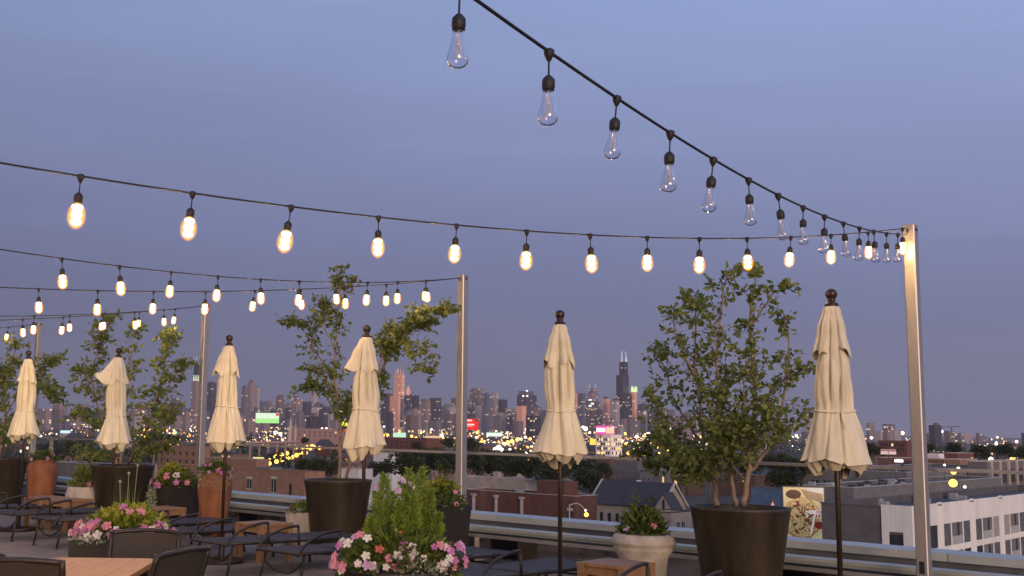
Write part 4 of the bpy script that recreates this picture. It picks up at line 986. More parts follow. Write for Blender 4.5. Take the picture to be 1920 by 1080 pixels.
win_grid(b, 'L', 2, b.L - 2, 7, b.H - 3.5, 4, 1, .9, 2.4, name='lancet_window', sill=False)
Cg = at(1226, 958, 256); gz_ = at(1226, 955, 256).z; ga = at(1245, 924, 256).z
gb = B(); mb = MB()
wv = solve_len(Cg, -DV, 1263, 955)
t2 = thing('church_porch', 'pale gabled church front with a slit window, left of the potted tree', 'church front', (Cg.x, Cg.y, GZ))
hh = gz_ - GZ; gg = ga - GZ
mb.quadbox(-DV * (wv / 2) + NV * 2 + V((0, 0, hh / 2)), DV * (wv / 2), NV * 2, V((0, 0, hh / 2)))
mb.add([V((0, 0, hh)), -DV * wv + V((0, 0, hh)), -DV * (wv / 2) + V((0, 0, gg)), NV * 4 + V((0, 0, hh)), NV * 4 - DV * wv + V((0, 0, hh)), NV * 4 - DV * (wv / 2) + V((0, 0, gg))], [(0, 1, 2), (5, 4, 3)]); mb.build('wall', M_wall['pale'], t2)
mb = MB()
for a, c in ((V((0, 0, hh)), 1), (-DV * wv + V((0, 0, hh)), -1)):
    apex = -DV * (wv / 2) + V((0, 0, gg)); up = V((0, 0, .25)); of = DV * .3 * c; dn = V((0, 0, -.4))
    vs = [a + of + dn - NV * .3, apex - NV * .3, apex + NV * 4.1, a + of + dn + NV * 4.1]; vs += [x + up for x in vs]
    mb.add(vs, [(0, 1, 2, 3), (7, 6, 5, 4), (0, 4, 5, 1), (1, 5, 6, 2), (2, 6, 7, 3), (3, 7, 4, 0)])
mb.build('roof', M_slate, t2)
mb = MB(); mb.quadbox(-DV * (wv / 2) - NV * .05 + V((0, 0, hh + .6)), DV * .28, NV * .05, V((0, 0, 1.7))); mb.build('slit_window', M_pane, t2)
b = bldg('church_annex', 'low flat-roofed annex with two windows beside the church front', 'building', 1258, 962, 240, 1228, 1300, 'pale', mat('blue_grey_roof', (.16, .19, .23), .7, scale=.5)); coping(b, M_slate); win_on(b, 'L', 2.5, b.H - 3.2, 1.0, 2.2); win_on(b, 'R', 3, b.H - 3.2, 1.0, 2.2); win_on(b, 'R', 5, b.H - 3.2, 1.0, 2.2)
b = bldg('mansard_house', 'dark mansard-roofed house behind the church', 'house', 1200, 886, 420, 1150, 1250, 'dgrey', M_slate); coping(b, M_roof2); win_grid(b, 'L', 1, b.L - 1, 5, b.H - 3, 3.5, 2, 1.1, 2.2, .0, 8); win_grid(b, 'R', 1, b.R - 1, 5, b.H - 3, 3.5, 2, 1.1, 2.2, .1, 9)
b = bldg('brick_block', 'brown brick block below the pink illuminated sign', 'building', 1145, 858, 640, 1116, 1215, 'brown', M_roof); coping(b, M_wall['brown']); win_grid(b, 'R', 1, b.R - 1, 8, b.H - 3, 3.6, 2, 1.3, 1.8, .1, 10, sill=False)
b = bldg('brick_block', 'grey block with dark roof right of the centre parasol', 'building', 1195, 868, 520, 1150, 1260, 'grey', M_roof); coping(b, M_roof2)
b = bldg('office_block', 'pale office block with rows of lit windows under the pink sign', 'office building', 1145, 815, 900, 1117, 1166, 'white', M_roof); coping(b); win_grid(b, 'L', 1, b.L - 1, 6, b.H - 4, 3.6, 4, 1.5, 2.0, .55, 11, sill=False); win_grid(b, 'R', 1, b.R - 1, 5, b.H - 4, 3.6, 4, 1.5, 2.0, .55, 12, sill=False)
def signboard(name, label, x0, x1, y0, y1, Y, mt, stripes=(), post=True):
    a, c = at(x0, y1, Y), at(x1, y1, Y); tp_ = at(x0, y0, Y); w = (c - a).length; h = tp_.z - a.z
    t = thing(name, label, 'sign', ((a.x + c.x) / 2, Y, a.z)); mb = MB(); mb.box(-w / 2, w / 2, 0, .6, 0, h); mb.build('panel', mt, t)
    for (n_, fx0, fx1, fz0, fz1, m2) in stripes:
        mb = MB(); mb.box(-w / 2 + w * fx0, -w / 2 + w * fx1, -.12, -.02, h * fz0, h * fz1); mb.build(n_, m2, t)
    if post:
        mb = MB()
        for sx_ in (-.25, .25): mb.tube([(w * sx_, .4, GZ - a.z), (w * sx_, .4, .0)], .35, 8)
        mb.build('post', M_bfr, t)
    faceframe(t, w, h, .65); return t
E = lambda n, c, s: (lambda m: (setattr(m.cycles, 'emission_sampling', 'NONE'), m)[1])(emit(n, c, s))
signboard('lit_sign', 'pink and yellow illuminated screen on the roof of the pale office block', 1118, 1152, 798, 814, 905, E('screen_pink', (.95, .10, .42), 1.0), (('screen_patch', .0, .5, .25, .75, E('screen_white', (1, .75, .95), 1.3)), ('screen_patch', .55, .98, .1, .85, E('screen_cream', (1, .72, .45), .9)), ('screen_patch', .86, .99, .6, .95, E('screen_lilac', (.75, .6, 1), 1.2))))
signboard('lit_sign', 'red illuminated billboard with white lines right of the middle pole', 870, 897, 785, 806, 1300, E('sign_red', (.95, .035, .03), .95), (('sign_line', .05, .55, .78, .92, E('line_white', (1, .75, .72), 1.0)), ('sign_line', .05, .72, .42, .55, E('line_white', (1, .75, .72), 1.0)), ('sign_line', .05, .6, .30, .36, E('line_pink', (1, .5, .48), .9)), ('sign_corner', .76, .97, .80, .98, M_black)))
signboard('lit_sign', 'white and green lit billboard right of the fourth parasol from the right', 479, 523, 774, 793, 1400, E('sign_pale', (.80, .95, .72), .95), (('green_band', .0, 1.0, .0, .45, E('sign_green', (.45, .90, .30), .95)), ('red_corner', .86, .99, .72, .99, E('sign_red2', (.8, .16, .08), .8))))
def leaf_sign():
    a = at(645, 799, 1100); t = thing('lit_sign', 'yellow neon leaf-shaped sign with red dot behind the two-lobed tree', 'sign', (a.x, 1100, a.z)); k = 1100 / 2060.
    mb = MB(); pts = [(-8, 0), (-7, 6), (-4, 5), (-3, 10), (0, 8), (2, 15), (4, 8), (8, 9), (7, 2), (8, 0)]
    n = len(pts); mb.add([(x * k, y, z * k) for y in (0, .5) for x, z in pts], [tuple(range(n)), tuple(range(2 * n - 1, n - 1, -1))] + [(i, i + n, (i + 1) % n + n, (i + 1) % n) for i in range(n)]); mb.build('leaf_panel', E('neon_yellow', (.92, .90, .05), 1.0), t)
    mb = MB(); mb.lathe([(.1, -.3), (2.3, -.3), (2.3, .3), (.1, .3)], 14); o = mb.build('dot', E('neon_red', (.9, .06, .06), .9), t); o.rotation_euler = (math.pi / 2, 0, 0); o.location = (1.5, 0, -3.2)
    mb = MB(); mb.tube([(1, .8, GZ - a.z), (1, .8, 2)], .4, 8); mb.build('post', M_bfr, t)
leaf_sign()
# --- red brick warehouse, centre
b = bldg('brick_warehouse', 'dark red brick warehouse behind the parapet below the centre parasol', 'warehouse', 1078, 931, 232, 868, 1086, 'red', M_roof, minlen=8); coping(b, M_wall['pale'], .3)
l1, l2 = solve_len(b.C, DV, 1058, 930), solve_len(b.C, DV, 1006, 926)
mb = MB(); mb.quadbox(DV * ((l1 + l2) / 2) + NV * 2.5 + V((0, 0, b.H + 1.4)), DV * ((l2 - l1) / 2), NV * 2.4, V((0, 0, 1.55))); mb.build('stair_tower', M_wall['red'], b.t)
for x in (890, 932, 980):
    c_ = DV * solve_len(b.C, DV, x, 940); mb = MB(); mb.quadbox(c_ - NV * .35 + V((0, 0, b.H - 3.2)), DV * .22, NV * .3, V((0, 0, 2.2))); mb.quadbox(c_ - NV * .4 + V((0, 0, b.H - 1.0)), DV * .55, NV * .36, V((0, 0, .22))); mb.build('flue', M_hvac, b.t)
win_on(b, 'L', 1.2, b.H - 4.2, 1.0, 2.4, lintel=True)
for j in range(5): q = random.Random(j + 3); roofbox(b, q.uniform(3, b.L * .9), q.uniform(2, 6), q.uniform(.6, 1.6), q.uniform(.6, 1.5), q.uniform(.5, 1.4))
b = bldg('stone_house', 'pale low building behind the red brick warehouse', 'building', 985, 900, 285, 868, 1000, 'pale', M_roof2); coping(b); roofbox(b, b.L * .48, 1.0, 1.8, 1.2, 2.6, M_wall['pale'], 'chimney')
# --- tan brick block, left of centre
b = bldg('brick_block', 'tan brick block with one white-framed window below the row of yellow lamps', 'building', 572, 886, 250, 330, 600, 'tan', M_roof2); coping(b, M_wall['tan'], .3)
win_on(b, 'L', solve_len(b.C, DV, 514, 905), b.H - 3.4, 1.5, 3.0, lintel=True); win_on(b, 'L', solve_len(b.C, DV, 545, 905), b.H - 4, .8, 2.6, sill=False)
for x in (430, 468, 400): win_on(b, 'L', solve_len(b.C, DV, x, 905), b.H - 3.4, 1.4, 2.2, lintel=True)
roofbox(b, solve_len(b.C, DV, 480, 880), 4, 5, 4, 1.4, M_wall['grey'])
b = bldg('brick_block', 'long tan flat-roofed block beyond the pole by the urn', 'building', 480, 862, 400, 385, 492, 'tan', M_wall['pink']); coping(b, M_wall['pale'], .3)
b = bldg('brick_block', 'pale tan building between the bushy tree and the urn pole', 'building', 372, 838, 480, 296, 395, 'tan', M_roof2); coping(b, M_wall['tan']); win_grid(b, 'L', 1, b.L - 1, 6, b.H - 3, 3.5, 2, 1.2, 1.6, .1, 14, sill=False)
b = bldg('office_block', 'low grey-brown block right of the far-left terracotta urn', 'building', 190, 872, 300, 100, 240, 'grey', M_roof2); coping(b, M_hvac)
b = bldg('stone_house', 'long pinkish low building behind the row of yellow lamps', 'building', 690, 806, 1300, 545, 720, 'pink', M_roof2); coping(b); win_grid(b, 'L', 3, b.L - 3, 14, b.H - 4, 4, 2, 2, 2, .15, 15, sill=False)
b = bldg('brick_block', 'brown-red block between the two-lobed tree and the middle pole', 'building', 800, 822, 1000, 700, 830, 'red', M_wall['brown']); coping(b, M_wall['brown']); win_grid(b, 'L', 2, b.L - 2, 10, b.H - 4, 4, 2, 1.8, 2, .15, 16, sill=False)
b = bldg('white_house', 'small white-walled house left of the plumed planter', 'house', 736, 850, 430, 700, 752, 'white', M_roof2); coping(b); win_on(b, 'L', 4, b.H - 3, 1.2, 1.8)
b = bldg('white_house', 'white low shed behind the two-lobed tree trunk', 'house', 672, 880, 330, 640, 690, 'white', M_roof2); coping(b)
# viaduct at left
a, c = at(462, 831, 820), at(560, 829, 900); t = thing('viaduct', 'pale concrete viaduct on posts above the left rooftops', 'viaduct', (0, 0, 0))
mb = MB(); mb.tube([a, c], 1.1, 4); mb.build('deck_beam', M_wall['pink'], t)
for k in range(6):
    p = a.lerp(c, (k + .4) / 6); mb = MB(); mb.tube([V((p.x, p.y, GZ)), p - V((0, 0, .8))], .8, 6); mb.build('post', M_wall['pink'], t)
for x, y0, y1, w in ((544, 782, 815, 2.6), (554, 790, 812, 1.7)):
    p = at(x, y1, 1350); p2 = at(x, y0, 1350); t = thing('steeple', 'slim white steeple ' + ('taller of the pair' if w > 2 else 'shorter of the pair') + ' left of the two-lobed tree', 'steeple', (p.x, p.y, GZ))
    hh = p2.z - GZ; mb = MB(); mb.box(-w * .8, w * .8, -w * .8, w * .8, 0, hh * .72); mb.build('tower', M_wall['pale'], t)
    mb = MB(); mb.lathe([(w * .85, hh * .7201), (w * .5, hh * .85), (.1, hh)], 8); mb.build('spire', M_wall['pale'], t)
# ------------------------------------------------------------------ far skyline
def towermat(name, col, lit=.03, rough=.6, metal=0.0, band=.42, cw=11.0, ch=8.0, lcol=(1.0, .72, .42), ls=1.0):
    m = bpy.data.materials.new(name); m.use_nodes = True; t = m.node_tree; n = t.nodes; bs_ = n['Principled BSDF']
    bs_.inputs['Roughness'].default_value = rough; bs_.inputs['Metallic'].default_value = metal
    tc = n.new('ShaderNodeTexCoord'); dt = n.new('ShaderNodeVectorMath'); dt.operation = 'DOT_PRODUCT'; dt.inputs[1].default_value = DV + NV
    t.links.new(tc.outputs['Object'], dt.inputs[0]); sp = n.new('ShaderNodeSeparateXYZ'); t.links.new(tc.outputs['Object'], sp.inputs[0])
    oi = n.new('ShaderNodeObjectInfo')
    def mth(op, a, b=None):
        k = n.new('ShaderNodeMath'); k.operation = op
        for i, v in enumerate((a, b)):
            if v is None: continue
            if isinstance(v, (int, float)): k.inputs[i].default_value = v
            else: t.links.new(v, k.inputs[i])
        return k.outputs[0]
    u = mth('DIVIDE', dt.outputs['Value'], cw); z = mth('DIVIDE', sp.outputs[2], ch)
    cb = n.new('ShaderNodeCombineXYZ'); t.links.new(mth('FLOOR', u), cb.inputs[0]); t.links.new(mth('FLOOR', z), cb.inputs[1]); t.links.new(mth('MULTIPLY', oi.outputs['Random'], 97.0), cb.inputs[2])
    wn_ = n.new('ShaderNodeTexWhiteNoise'); wn_.noise_dimensions = '3D'; t.links.new(cb.outputs[0], wn_.inputs[0])
    fu = mth('FRACT', u); fz = mth('FRACT', z)
    iswin = mth('MULTIPLY', mth('GREATER_THAN', fu, .3), mth('GREATER_THAN', fz, .4))
    on = mth('MULTIPLY', mth('LESS_THAN', wn_.outputs['Value'], lit), iswin)
    mx = n.new('ShaderNodeMix'); mx.data_type = 'RGBA'; t.links.new(mth('MULTIPLY', iswin, mth('MULTIPLY_ADD', wn_.outputs['Value'], 0) if False else iswin), mx.inputs[0])
    mx.inputs[6].default_value = (*col, 1); mx.inputs[7].default_value = tuple(c * (1 - band) for c in col) + (1,)
    t.links.new(mx.outputs[2], bs_.inputs['Base Color']); bs_.inputs['Emission Color'].default_value = (*lcol, 1)
    t.links.new(mth('MULTIPLY', on, ls), bs_.inputs['Emission Strength']); m.cycles.emission_sampling = 'NONE'; return m
TM = {'g': towermat('tower_grey', (.19, .165, .185), .05), 'd': towermat('tower_dark', (.055, .05, .065), .035, .35), 'p': towermat('tower_pink_stone', (.29, .225, .225), .04),
      'w': towermat('tower_pale', (.42, .36, .36), .04), 'b': towermat('tower_blue_glass', (.13, .14, .19), .04, .3), 'n': towermat('tower_brown', (.17, .13, .13), .06),
      'o': towermat('tower_painted_sunset', (.85, .45, .30), .03, .5, 0, .18), 'k': towermat('tower_black', (.028, .026, .034), .02, .4)}  # 'o' carries the sunset reflection in its base colour
CN = {'g': 'grey', 'd': 'dark', 'p': 'pinkish stone', 'w': 'pale', 'b': 'blue-grey glass', 'n': 'brown', 'o': 'sunset-lit', 'k': 'black'}
ZN = [(-50, 345, 'behind the left-hand trees'), (345, 640, 'between urn pole and two-lobed tree'), (640, 862, 'between two-lobed tree and middle pole'),
      (862, 1048, 'between middle pole and centre parasol'), (1048, 1330, 'between centre parasol and big potted tree'), (1330, 2000, 'right of the big potted tree')]
ORD = ['first', 'second', 'third', 'fourth', 'fifth', 'sixth', 'seventh', 'eighth', 'ninth', 'tenth', 'eleventh', 'twelfth', 'thirteenth', 'fourteenth', 'fifteenth', 'sixteenth', 'seventeenth', 'eighteenth', 'nineteenth', 'twentieth',
       'twenty-first', 'twenty-second', 'twenty-third', 'twenty-fourth', 'twenty-fifth', 'twenty-sixth', 'twenty-seventh', 'twenty-eighth', 'twenty-ninth', 'thirtieth', 'thirty-first', 'thirty-second', 'thirty-third', 'thirty-fourth', 'thirty-fifth', 'thirty-sixth']
ORD += ['thirty-seventh', 'thirty-eighth', 'thirty-ninth', 'fortieth'] + ['forty-' + w for w in ORD[:9]] + ['fiftieth'] + ['fifty-' + w for w in ORD[:9]] + ['sixtieth'] + ['sixty-' + w for w in ORD[:9]] + ['seventieth'] + ['seventy-' + w for w in ORD[:9]]
def prism(t, name, x0, x1, z0, z1, Y, mt, top=1.0, fr=.5, C0=None):
    """two-faced block on the city grid whose silhouette spans photo columns x0..x1 at depth Y"""
    xc = x0 + (x1 - x0) * fr; C = at(xc, hor(xc), Y)
    L = solve_len(C, DV, x0, hor(x0)); Rr = solve_len(C, NV, x1, hor(x1)); o = t.location
    base = [C, C + DV * L, C + DV * L + NV * Rr, C + NV * Rr]; cen = (base[0] + base[2]) / 2
    lo_ = [V((p.x - o.x, p.y - o.y, z0 - o.z)) for p in base]; hi_ = [V((cen.x + (p.x - cen.x) * top - o.x, cen.y + (p.y - cen.y) * top - o.y, z1 - o.z)) for p in base]
    mb = MB(); mb.add(lo_ + hi_, [(0, 3, 7, 4), (1, 0, 4, 5), (2, 1, 5, 6), (3, 2, 6, 7), (4, 7, 6, 5), (0, 1, 2, 3)]); return mb.build(name, mt, t), C
def zpx(x, y, Y): return at(x, y, Y).z
def new_tower(x0, x1, Y, label, cat='tower'):
    C = at((x0 + x1) / 2, hor((x0 + x1) / 2), Y); return thing('tower', label, cat, (C.x, C.y, GZ), 0, 'towers of the far skyline')
SKY = [(70, 96, 766, 'p'), (96, 120, 768, 'g', (97, 117, 752, 'p')), (118, 132, 779, 'b'), (130, 152, 772, 'p'), (150, 170, 779, 'g'), (20, 45, 772, 'g'), (45, 66, 782, 'n'),
       (172, 190, 776, 'd'), (196, 214, 783, 'p'), (254, 272, 766, 'g'), (272, 292, 778, 'p'), (296, 312, 771, 'g'), (312, 342, 757, 'd', (318, 338, 746, 'g')), (340, 356, 772, 'p'),
       (384, 403, 717, 'd'), (404, 420, 752, 'g'), (446, 466, 762, 'g'), (451, 463, 727, 'n'), (461, 476, 716, 'p', (465, 472, 713, 'd')), (475, 486, 726, 'w'), (481, 494, 754, 'b'), (493, 513, 753, 'g'),
       (505, 518, 768, 'd'), (516, 533, 742, 'n'), (533, 547, 765, 'd'), (545, 566, 749, 'p', (548, 558, 742, 'n')), (566, 583, 753, 'd'), (578, 594, 738, 'w'), (588, 606, 757, 'n'), (602, 622, 762, 'b'), (618, 642, 757, 'g'), (640, 656, 764, 'd'), (655, 672, 752, 'g'),
       (690, 706, 760, 'p'), (704, 723, 757, 'p'), (714, 736, 739, 'd'), (757, 785, 741, 'k'), (743, 758, 767, 'd'), (756, 776, 778, 'w'), (776, 790, 770, 'k'), (785, 809, 752, 'p'), (805, 827, 746, 'd'), (806, 822, 768, 'n'), (826, 846, 761, 'g'), (838, 857, 763, 'w'), (845, 872, 746, 'n'), (856, 872, 772, 'g'),
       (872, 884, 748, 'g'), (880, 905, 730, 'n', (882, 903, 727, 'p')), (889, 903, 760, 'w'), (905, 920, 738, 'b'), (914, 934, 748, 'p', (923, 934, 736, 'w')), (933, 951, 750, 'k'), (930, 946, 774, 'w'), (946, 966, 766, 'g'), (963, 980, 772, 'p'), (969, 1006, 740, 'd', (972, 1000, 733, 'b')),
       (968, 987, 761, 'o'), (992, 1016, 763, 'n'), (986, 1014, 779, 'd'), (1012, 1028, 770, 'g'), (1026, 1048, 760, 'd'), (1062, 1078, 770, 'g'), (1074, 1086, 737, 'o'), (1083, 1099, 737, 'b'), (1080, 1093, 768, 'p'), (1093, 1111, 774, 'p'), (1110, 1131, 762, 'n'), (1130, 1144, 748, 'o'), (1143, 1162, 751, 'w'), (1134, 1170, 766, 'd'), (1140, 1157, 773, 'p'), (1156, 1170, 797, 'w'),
       (1164, 1181, 785, 'p'), (1180, 1200, 788, 'g'), (1196, 1216, 758, 'd'), (1200, 1222, 772, 'w'), (1220, 1236, 766, 'b'), (1234, 1252, 770, 'p'), (1250, 1267, 768, 'g'), (1264, 1277, 784, 'p'), (1280, 1300, 775, 'd'), (1300, 1320, 782, 'g'), (1326, 1345, 790, 'n'), (1350, 1374, 786, 'g'), (1400, 1420, 792, 'p'), (1430, 1452, 790, 'g'), (1460, 1484, 798, 'd'),
       (1506, 1530, 777, 'w'), (1625, 1641, 793, 'p'), (1655, 1679, 795, 'g'), (1668, 1690, 806, 'w'), (1742, 1766, 797, 'k'), (1770, 1790, 808, 'n'), (1790, 1808, 812, 'g'), (1915, 1940, 812, 'd')]
q = random.Random(321)
for k in range(100):                                     # lower blocks filling the foot of the skyline
    x = q.uniform(20, 1330); w = q.uniform(10, 26); SKY.append((x, x + w, hor(x) - q.uniform(8, 40), q.choice('ggppwdnbdg')))
for k in range(16):
    x = q.uniform(1340, 1900); w = q.uniform(10, 30); SKY.append((x, x + w, hor(x) - q.uniform(1, 7), q.choice('ggpndw')))
SKY.sort(key=lambda e: (e[0] + e[1]) / 2)
cnt = {}
for e in SKY:
    x0, x1, yt, c = e[:4]; xm = (x0 + x1) / 2
    zi = [i for i, zz in enumerate(ZN) if zz[0] <= xm < zz[1]][0]; n_ = cnt.get(zi, 0); cnt[zi] = n_ + 1
    hpx = hor(xm) - yt
    Y = q.uniform(6000, 7600) if hpx > 28 else q.uniform(3000, 5600)
    kind = 'tall' if hpx > 60 else ('mid-height' if hpx > 32 else 'low')
    t = new_tower(x0, x1, Y, f"{kind} {CN[c]} block, {ORD[n_]} from left {ZN[zi][2]}")
    fr = q.uniform(.3, .7); zt = zpx(xm, yt, Y)
    prism(t, 'shaft', x0, x1, GZ, zt, Y, TM[c], 1.0, fr)
    if len(e) > 4:
        a0, a1, yt2, c2 = e[4]; prism(t, 'setback', a0, a1, zt + .05, zpx((a0 + a1) / 2, yt2, Y + 8), Y + 8, TM[c2], 1.0, fr)
    elif hpx > 14 and q.random() < .75:
        a0 = x0 + (x1 - x0) * q.uniform(.15, .35); a1 = x1 - (x1 - x0) * q.uniform(.15, .35)
        prism(t, 'penthouse', a0, a1, zt + .05, zt + q.uniform(5, 14), Y + 12, TM[q.choice('gdn')], 1.0, fr)
# landmarks
def mast(t, x, y0, y1, Y, r, mt, name='antenna'):
    a, c = at(x, y0, Y), at(x, y1, Y); o = t.location; mb = MB(); mb.tube([(a.x - o.x, a.y - o.y, a.z - o.z), (c.x - o.x, c.y - o.y, c.z - o.z)], [r, r * .4], 6); mb.build(name, mt, t)
Y = 6400; t = new_tower(1155, 1189, Y, 'tallest black stepped tower with two white-lit antennas, right of the centre parasol'); M_ant = E('antenna_lit', (.80, .74, .95), .75)
prism(t, 'shaft', 1156, 1189, GZ, zpx(1170, 737, Y), Y, TM['k'], 1, .45); prism(t, 'setback', 1156, 1180, zpx(1170, 737, Y) + .1, zpx(1168, 703, Y), Y + 15, TM['k'], 1, .5); prism(t, 'setback', 1162, 1178.5, zpx(1168, 703, Y) + .1, zpx(1170, 678, Y), Y + 25, TM['k'], 1, .55)
mast(t, 1166, 678, 658, Y + 40, 4.0, M_ant); mast(t, 1173.5, 678, 659, Y + 40, 3.4, M_ant); mast(t, 1174.5, 678, 670, Y + 45, 6, M_ant, 'antenna_base')
Y = 5700; t = new_tower(358, 376, Y, 'tall dark tapering tower with two antennas just left of the urn pole')
prism(t, 'shaft', 354, 380, GZ, zpx(366, 684, Y), Y, TM['k'], .58, .5); mast(t, 363.5, 684, 671, Y + 30, 2.6, M_ant); mast(t, 369, 684, 668, Y + 30, 2.6, M_ant); prism(t, 'crown_band', 359.2, 374.5, zpx(366, 684, Y) + .1, zpx(366, 681, Y), Y + 25, E('crown_white', (.8, .75, .85), .45), 1, .5)
Y = 5500; t = new_tower(355, 374, Y, 'pale tower with four glowing roof lanterns beside the urn pole')
prism(t, 'shaft', 356, 375, GZ, zpx(365, 714, Y), Y, TM['p'], 1, .5)
for x in (360, 364, 368, 372): prism(t, 'lantern', x - 1.5, x + 1.5, zpx(365, 714, Y) + .1, zpx(365, 703, Y), Y + (6 if x in (364, 368) else 14), E('lantern_glow', (.85, 1.0, .70), .85), .5, .5)
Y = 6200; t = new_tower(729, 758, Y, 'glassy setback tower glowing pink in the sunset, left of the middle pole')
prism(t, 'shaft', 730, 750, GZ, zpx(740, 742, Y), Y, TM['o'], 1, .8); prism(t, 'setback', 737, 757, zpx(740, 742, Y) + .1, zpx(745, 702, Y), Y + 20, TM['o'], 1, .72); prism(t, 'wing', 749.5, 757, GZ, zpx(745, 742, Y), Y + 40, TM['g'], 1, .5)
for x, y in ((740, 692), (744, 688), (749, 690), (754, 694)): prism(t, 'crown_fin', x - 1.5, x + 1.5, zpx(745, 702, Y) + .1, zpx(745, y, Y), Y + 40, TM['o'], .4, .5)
Y = 6500; t = new_tower(760, 769, Y, 'lens-shaped orange glowing tower top behind the black block'); C = at(764.5, 742, Y)
mb = MB(); w = 4.5 * Y / FPX; hh = 20 * Y / FPX
vs = [(0, 0, -2), (w, 0, hh * .25), (w * .9, 0, hh * .5), (0, 0, hh), (-w * .9, 0, hh * .5), (-w, 0, hh * .25)]; n = 6
mb.add([(x, y_, z + C.z - GZ) for y_ in (0, 30) for x, _, z in vs], [tuple(range(n)), tuple(range(2 * n - 1, n - 1, -1))] + [(i, i + n, (i + 1) % n + n, (i + 1) % n) for i in range(n)]); mb.build('lens_crown', TM['o'], t); prism(t, 'shaft', 758, 771, GZ, C.z - 3, Y, TM['d'], 1, .5)
Y = 6300; t = new_tower(1100, 1123, Y, 'stepped stone tower with twin antennas and lit windows right of the centre parasol')
prism(t, 'shaft', 1099, 1124, GZ, zpx(1111, 752, Y), Y, TM['n'], 1, .5); prism(t, 'setback', 1101, 1122, zpx(1111, 752, Y) + .1, zpx(1111, 738, Y), Y + 15, TM['p'], 1, .5); prism(t, 'crown', 1103, 1119, zpx(1111, 738, Y) + .1, zpx(1111, 728, Y), Y + 25, TM['g'], .85, .5)
mast(t, 1105.5, 728, 719, Y + 45, 1.8, M_ant); mast(t, 1116.5, 728, 719, Y + 45, 1.8, M_ant)
for x, y in ((1107, 750), (1111, 757), (1106.5, 761)): prism(t, 'lit_floor', x - 3, x + 3, zpx(x, y + 1.5, Y), zpx(x, y - 1.5, Y), Y - 25, E('floor_light', (1, .95, .9), 1.2), 1, .5)
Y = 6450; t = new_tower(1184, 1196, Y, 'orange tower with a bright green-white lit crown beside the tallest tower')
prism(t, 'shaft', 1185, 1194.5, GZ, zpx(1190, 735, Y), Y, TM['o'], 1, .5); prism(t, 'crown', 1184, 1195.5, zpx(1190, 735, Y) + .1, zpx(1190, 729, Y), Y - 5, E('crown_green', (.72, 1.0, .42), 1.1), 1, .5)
for x in (1186.5, 1193): prism(t, 'crown_knob', x - 2.6, x + 2.6, zpx(1190, 729, Y) + .1, zpx(1190, 724.5, Y), Y + 2, E('crown_green', (.72, 1.0, .42), 1.1), .7, .5)
for x, y, cc in ((981, 742.5, 'w'), (988.5, 742.5, 'w'), (988, 733, 'b')):
    a = at(x, y, 5900); tt = thing('roof_light', {981: 'left white floodlight on the dark block near the centre parasol', 988.5: 'right white floodlight on the dark block near the centre parasol', 988: 'bluish white light on top of the dark block near the centre parasol'}[x], 'light', a)
    mb = MB(); mb.lathe([(.1, -5), (5, -3), (6, 0), (5, 3), (.1, 5)], 10); mb.build('lamp', E('flood_white', (1, .97, .92), 1.6) if cc == 'w' else E('flood_blue', (.8, .85, 1), 1.5), tt)
    mb = MB(); mb.tube([(0, 4, -60), (0, 4, -3)], 1.2, 5); mb.build('mount', M_bfr, tt)
# crane on the right horizon
Y = 4200; a = at(1785, 824, Y); t = thing('tower_crane', 'construction crane on the right horizon beyond the black block', 'crane', (a.x, a.y, GZ)); hh = at(1785, 800, Y).z - GZ
mb = MB(); mb.tube([(0, 0, 0), (0, 0, hh)], 2.0, 4); mb.build('mast', M_wall['red'], t); mb = MB(); mb.tube([(-40, 0, hh - 3), (34, 0, hh + 2)], 1.4, 4); mb.build('jib', M_wall['red'], t)

# ------------------------------------------------------------------ low-rise streets, trees, lamps
def house(x, Y, w, d, h, c, lab, flat):
    C = at(x, hor(x), Y); t = thing('house', lab, 'house', (C.x, C.y, GZ), 0, 'small houses in the far streets')
    mb = MB(); mb.quadbox(V((0, 0, h / 2)), DV * (w / 2), NV * (d / 2), V((0, 0, h / 2))); mb.build('wall', M_wall[c], t)
    mb = MB()
    if flat: mb.quadbox(V((0, 0, h + .3)), DV * (w / 2 + .3), NV * (d / 2 + .3), V((0, 0, .28)))
    else:
        p = lambda u, v, z: DV * u + NV * v + V((0, 0, z))
        W2, D2 = w / 2 + .5, d / 2 + .5; mb.add([p(-W2, -D2, h + .02), p(W2, -D2, h + .02), p(W2, D2, h + .02), p(-W2, D2, h + .02), p(-W2, 0, h + d * .35), p(W2, 0, h + d * .35)], [(0, 1, 5, 4), (2, 3, 4, 5), (1, 2, 5), (3, 0, 4), (3, 2, 1, 0)])
    mb.build('roof', q.choice([M_roof, M_roof2, M_slate, M_wall['brown']]), t)
    for j in range(2):
        mb = MB(); mb.quadbox(DV * (w * (-.22 + .44 * j)) - NV * (d / 2 + .02) + V((0, 0, h - 2.2)), DV * .7, NV * .06, V((0, 0, 1.0))); mb.build('window', M_winlit if q.random() < .4 else M_pane, t)
def zone(x): return [zz[2] for zz in ZN if zz[0] <= x < zz[1]][0]
def ordinal(key, store={}):
    store[key] = store.get(key, -1) + 1; return ORD[store[key]]
HS = []
for k in range(190):
    x = q.uniform(-20, 1940); Y = 560 * (8.5 ** q.random())
    if Y < 900 and (480 < x < 640): continue
    HS.append((x, Y, q.uniform(9, 24), q.uniform(9, 22), q.uniform(6, 12), q.choice(['red', 'tan', 'brown', 'pale', 'grey', 'pink', 'tan', 'red']), q.random() < .6))
for (x, Y, w_, d_, h_, c, fl) in sorted(HS):
    house(x, Y, w_, d_, h_, c, f"small {c} {'flat' if fl else 'pitched'}-roofed house, {ordinal(('h', zone(x)))} from left {zone(x)}", fl)
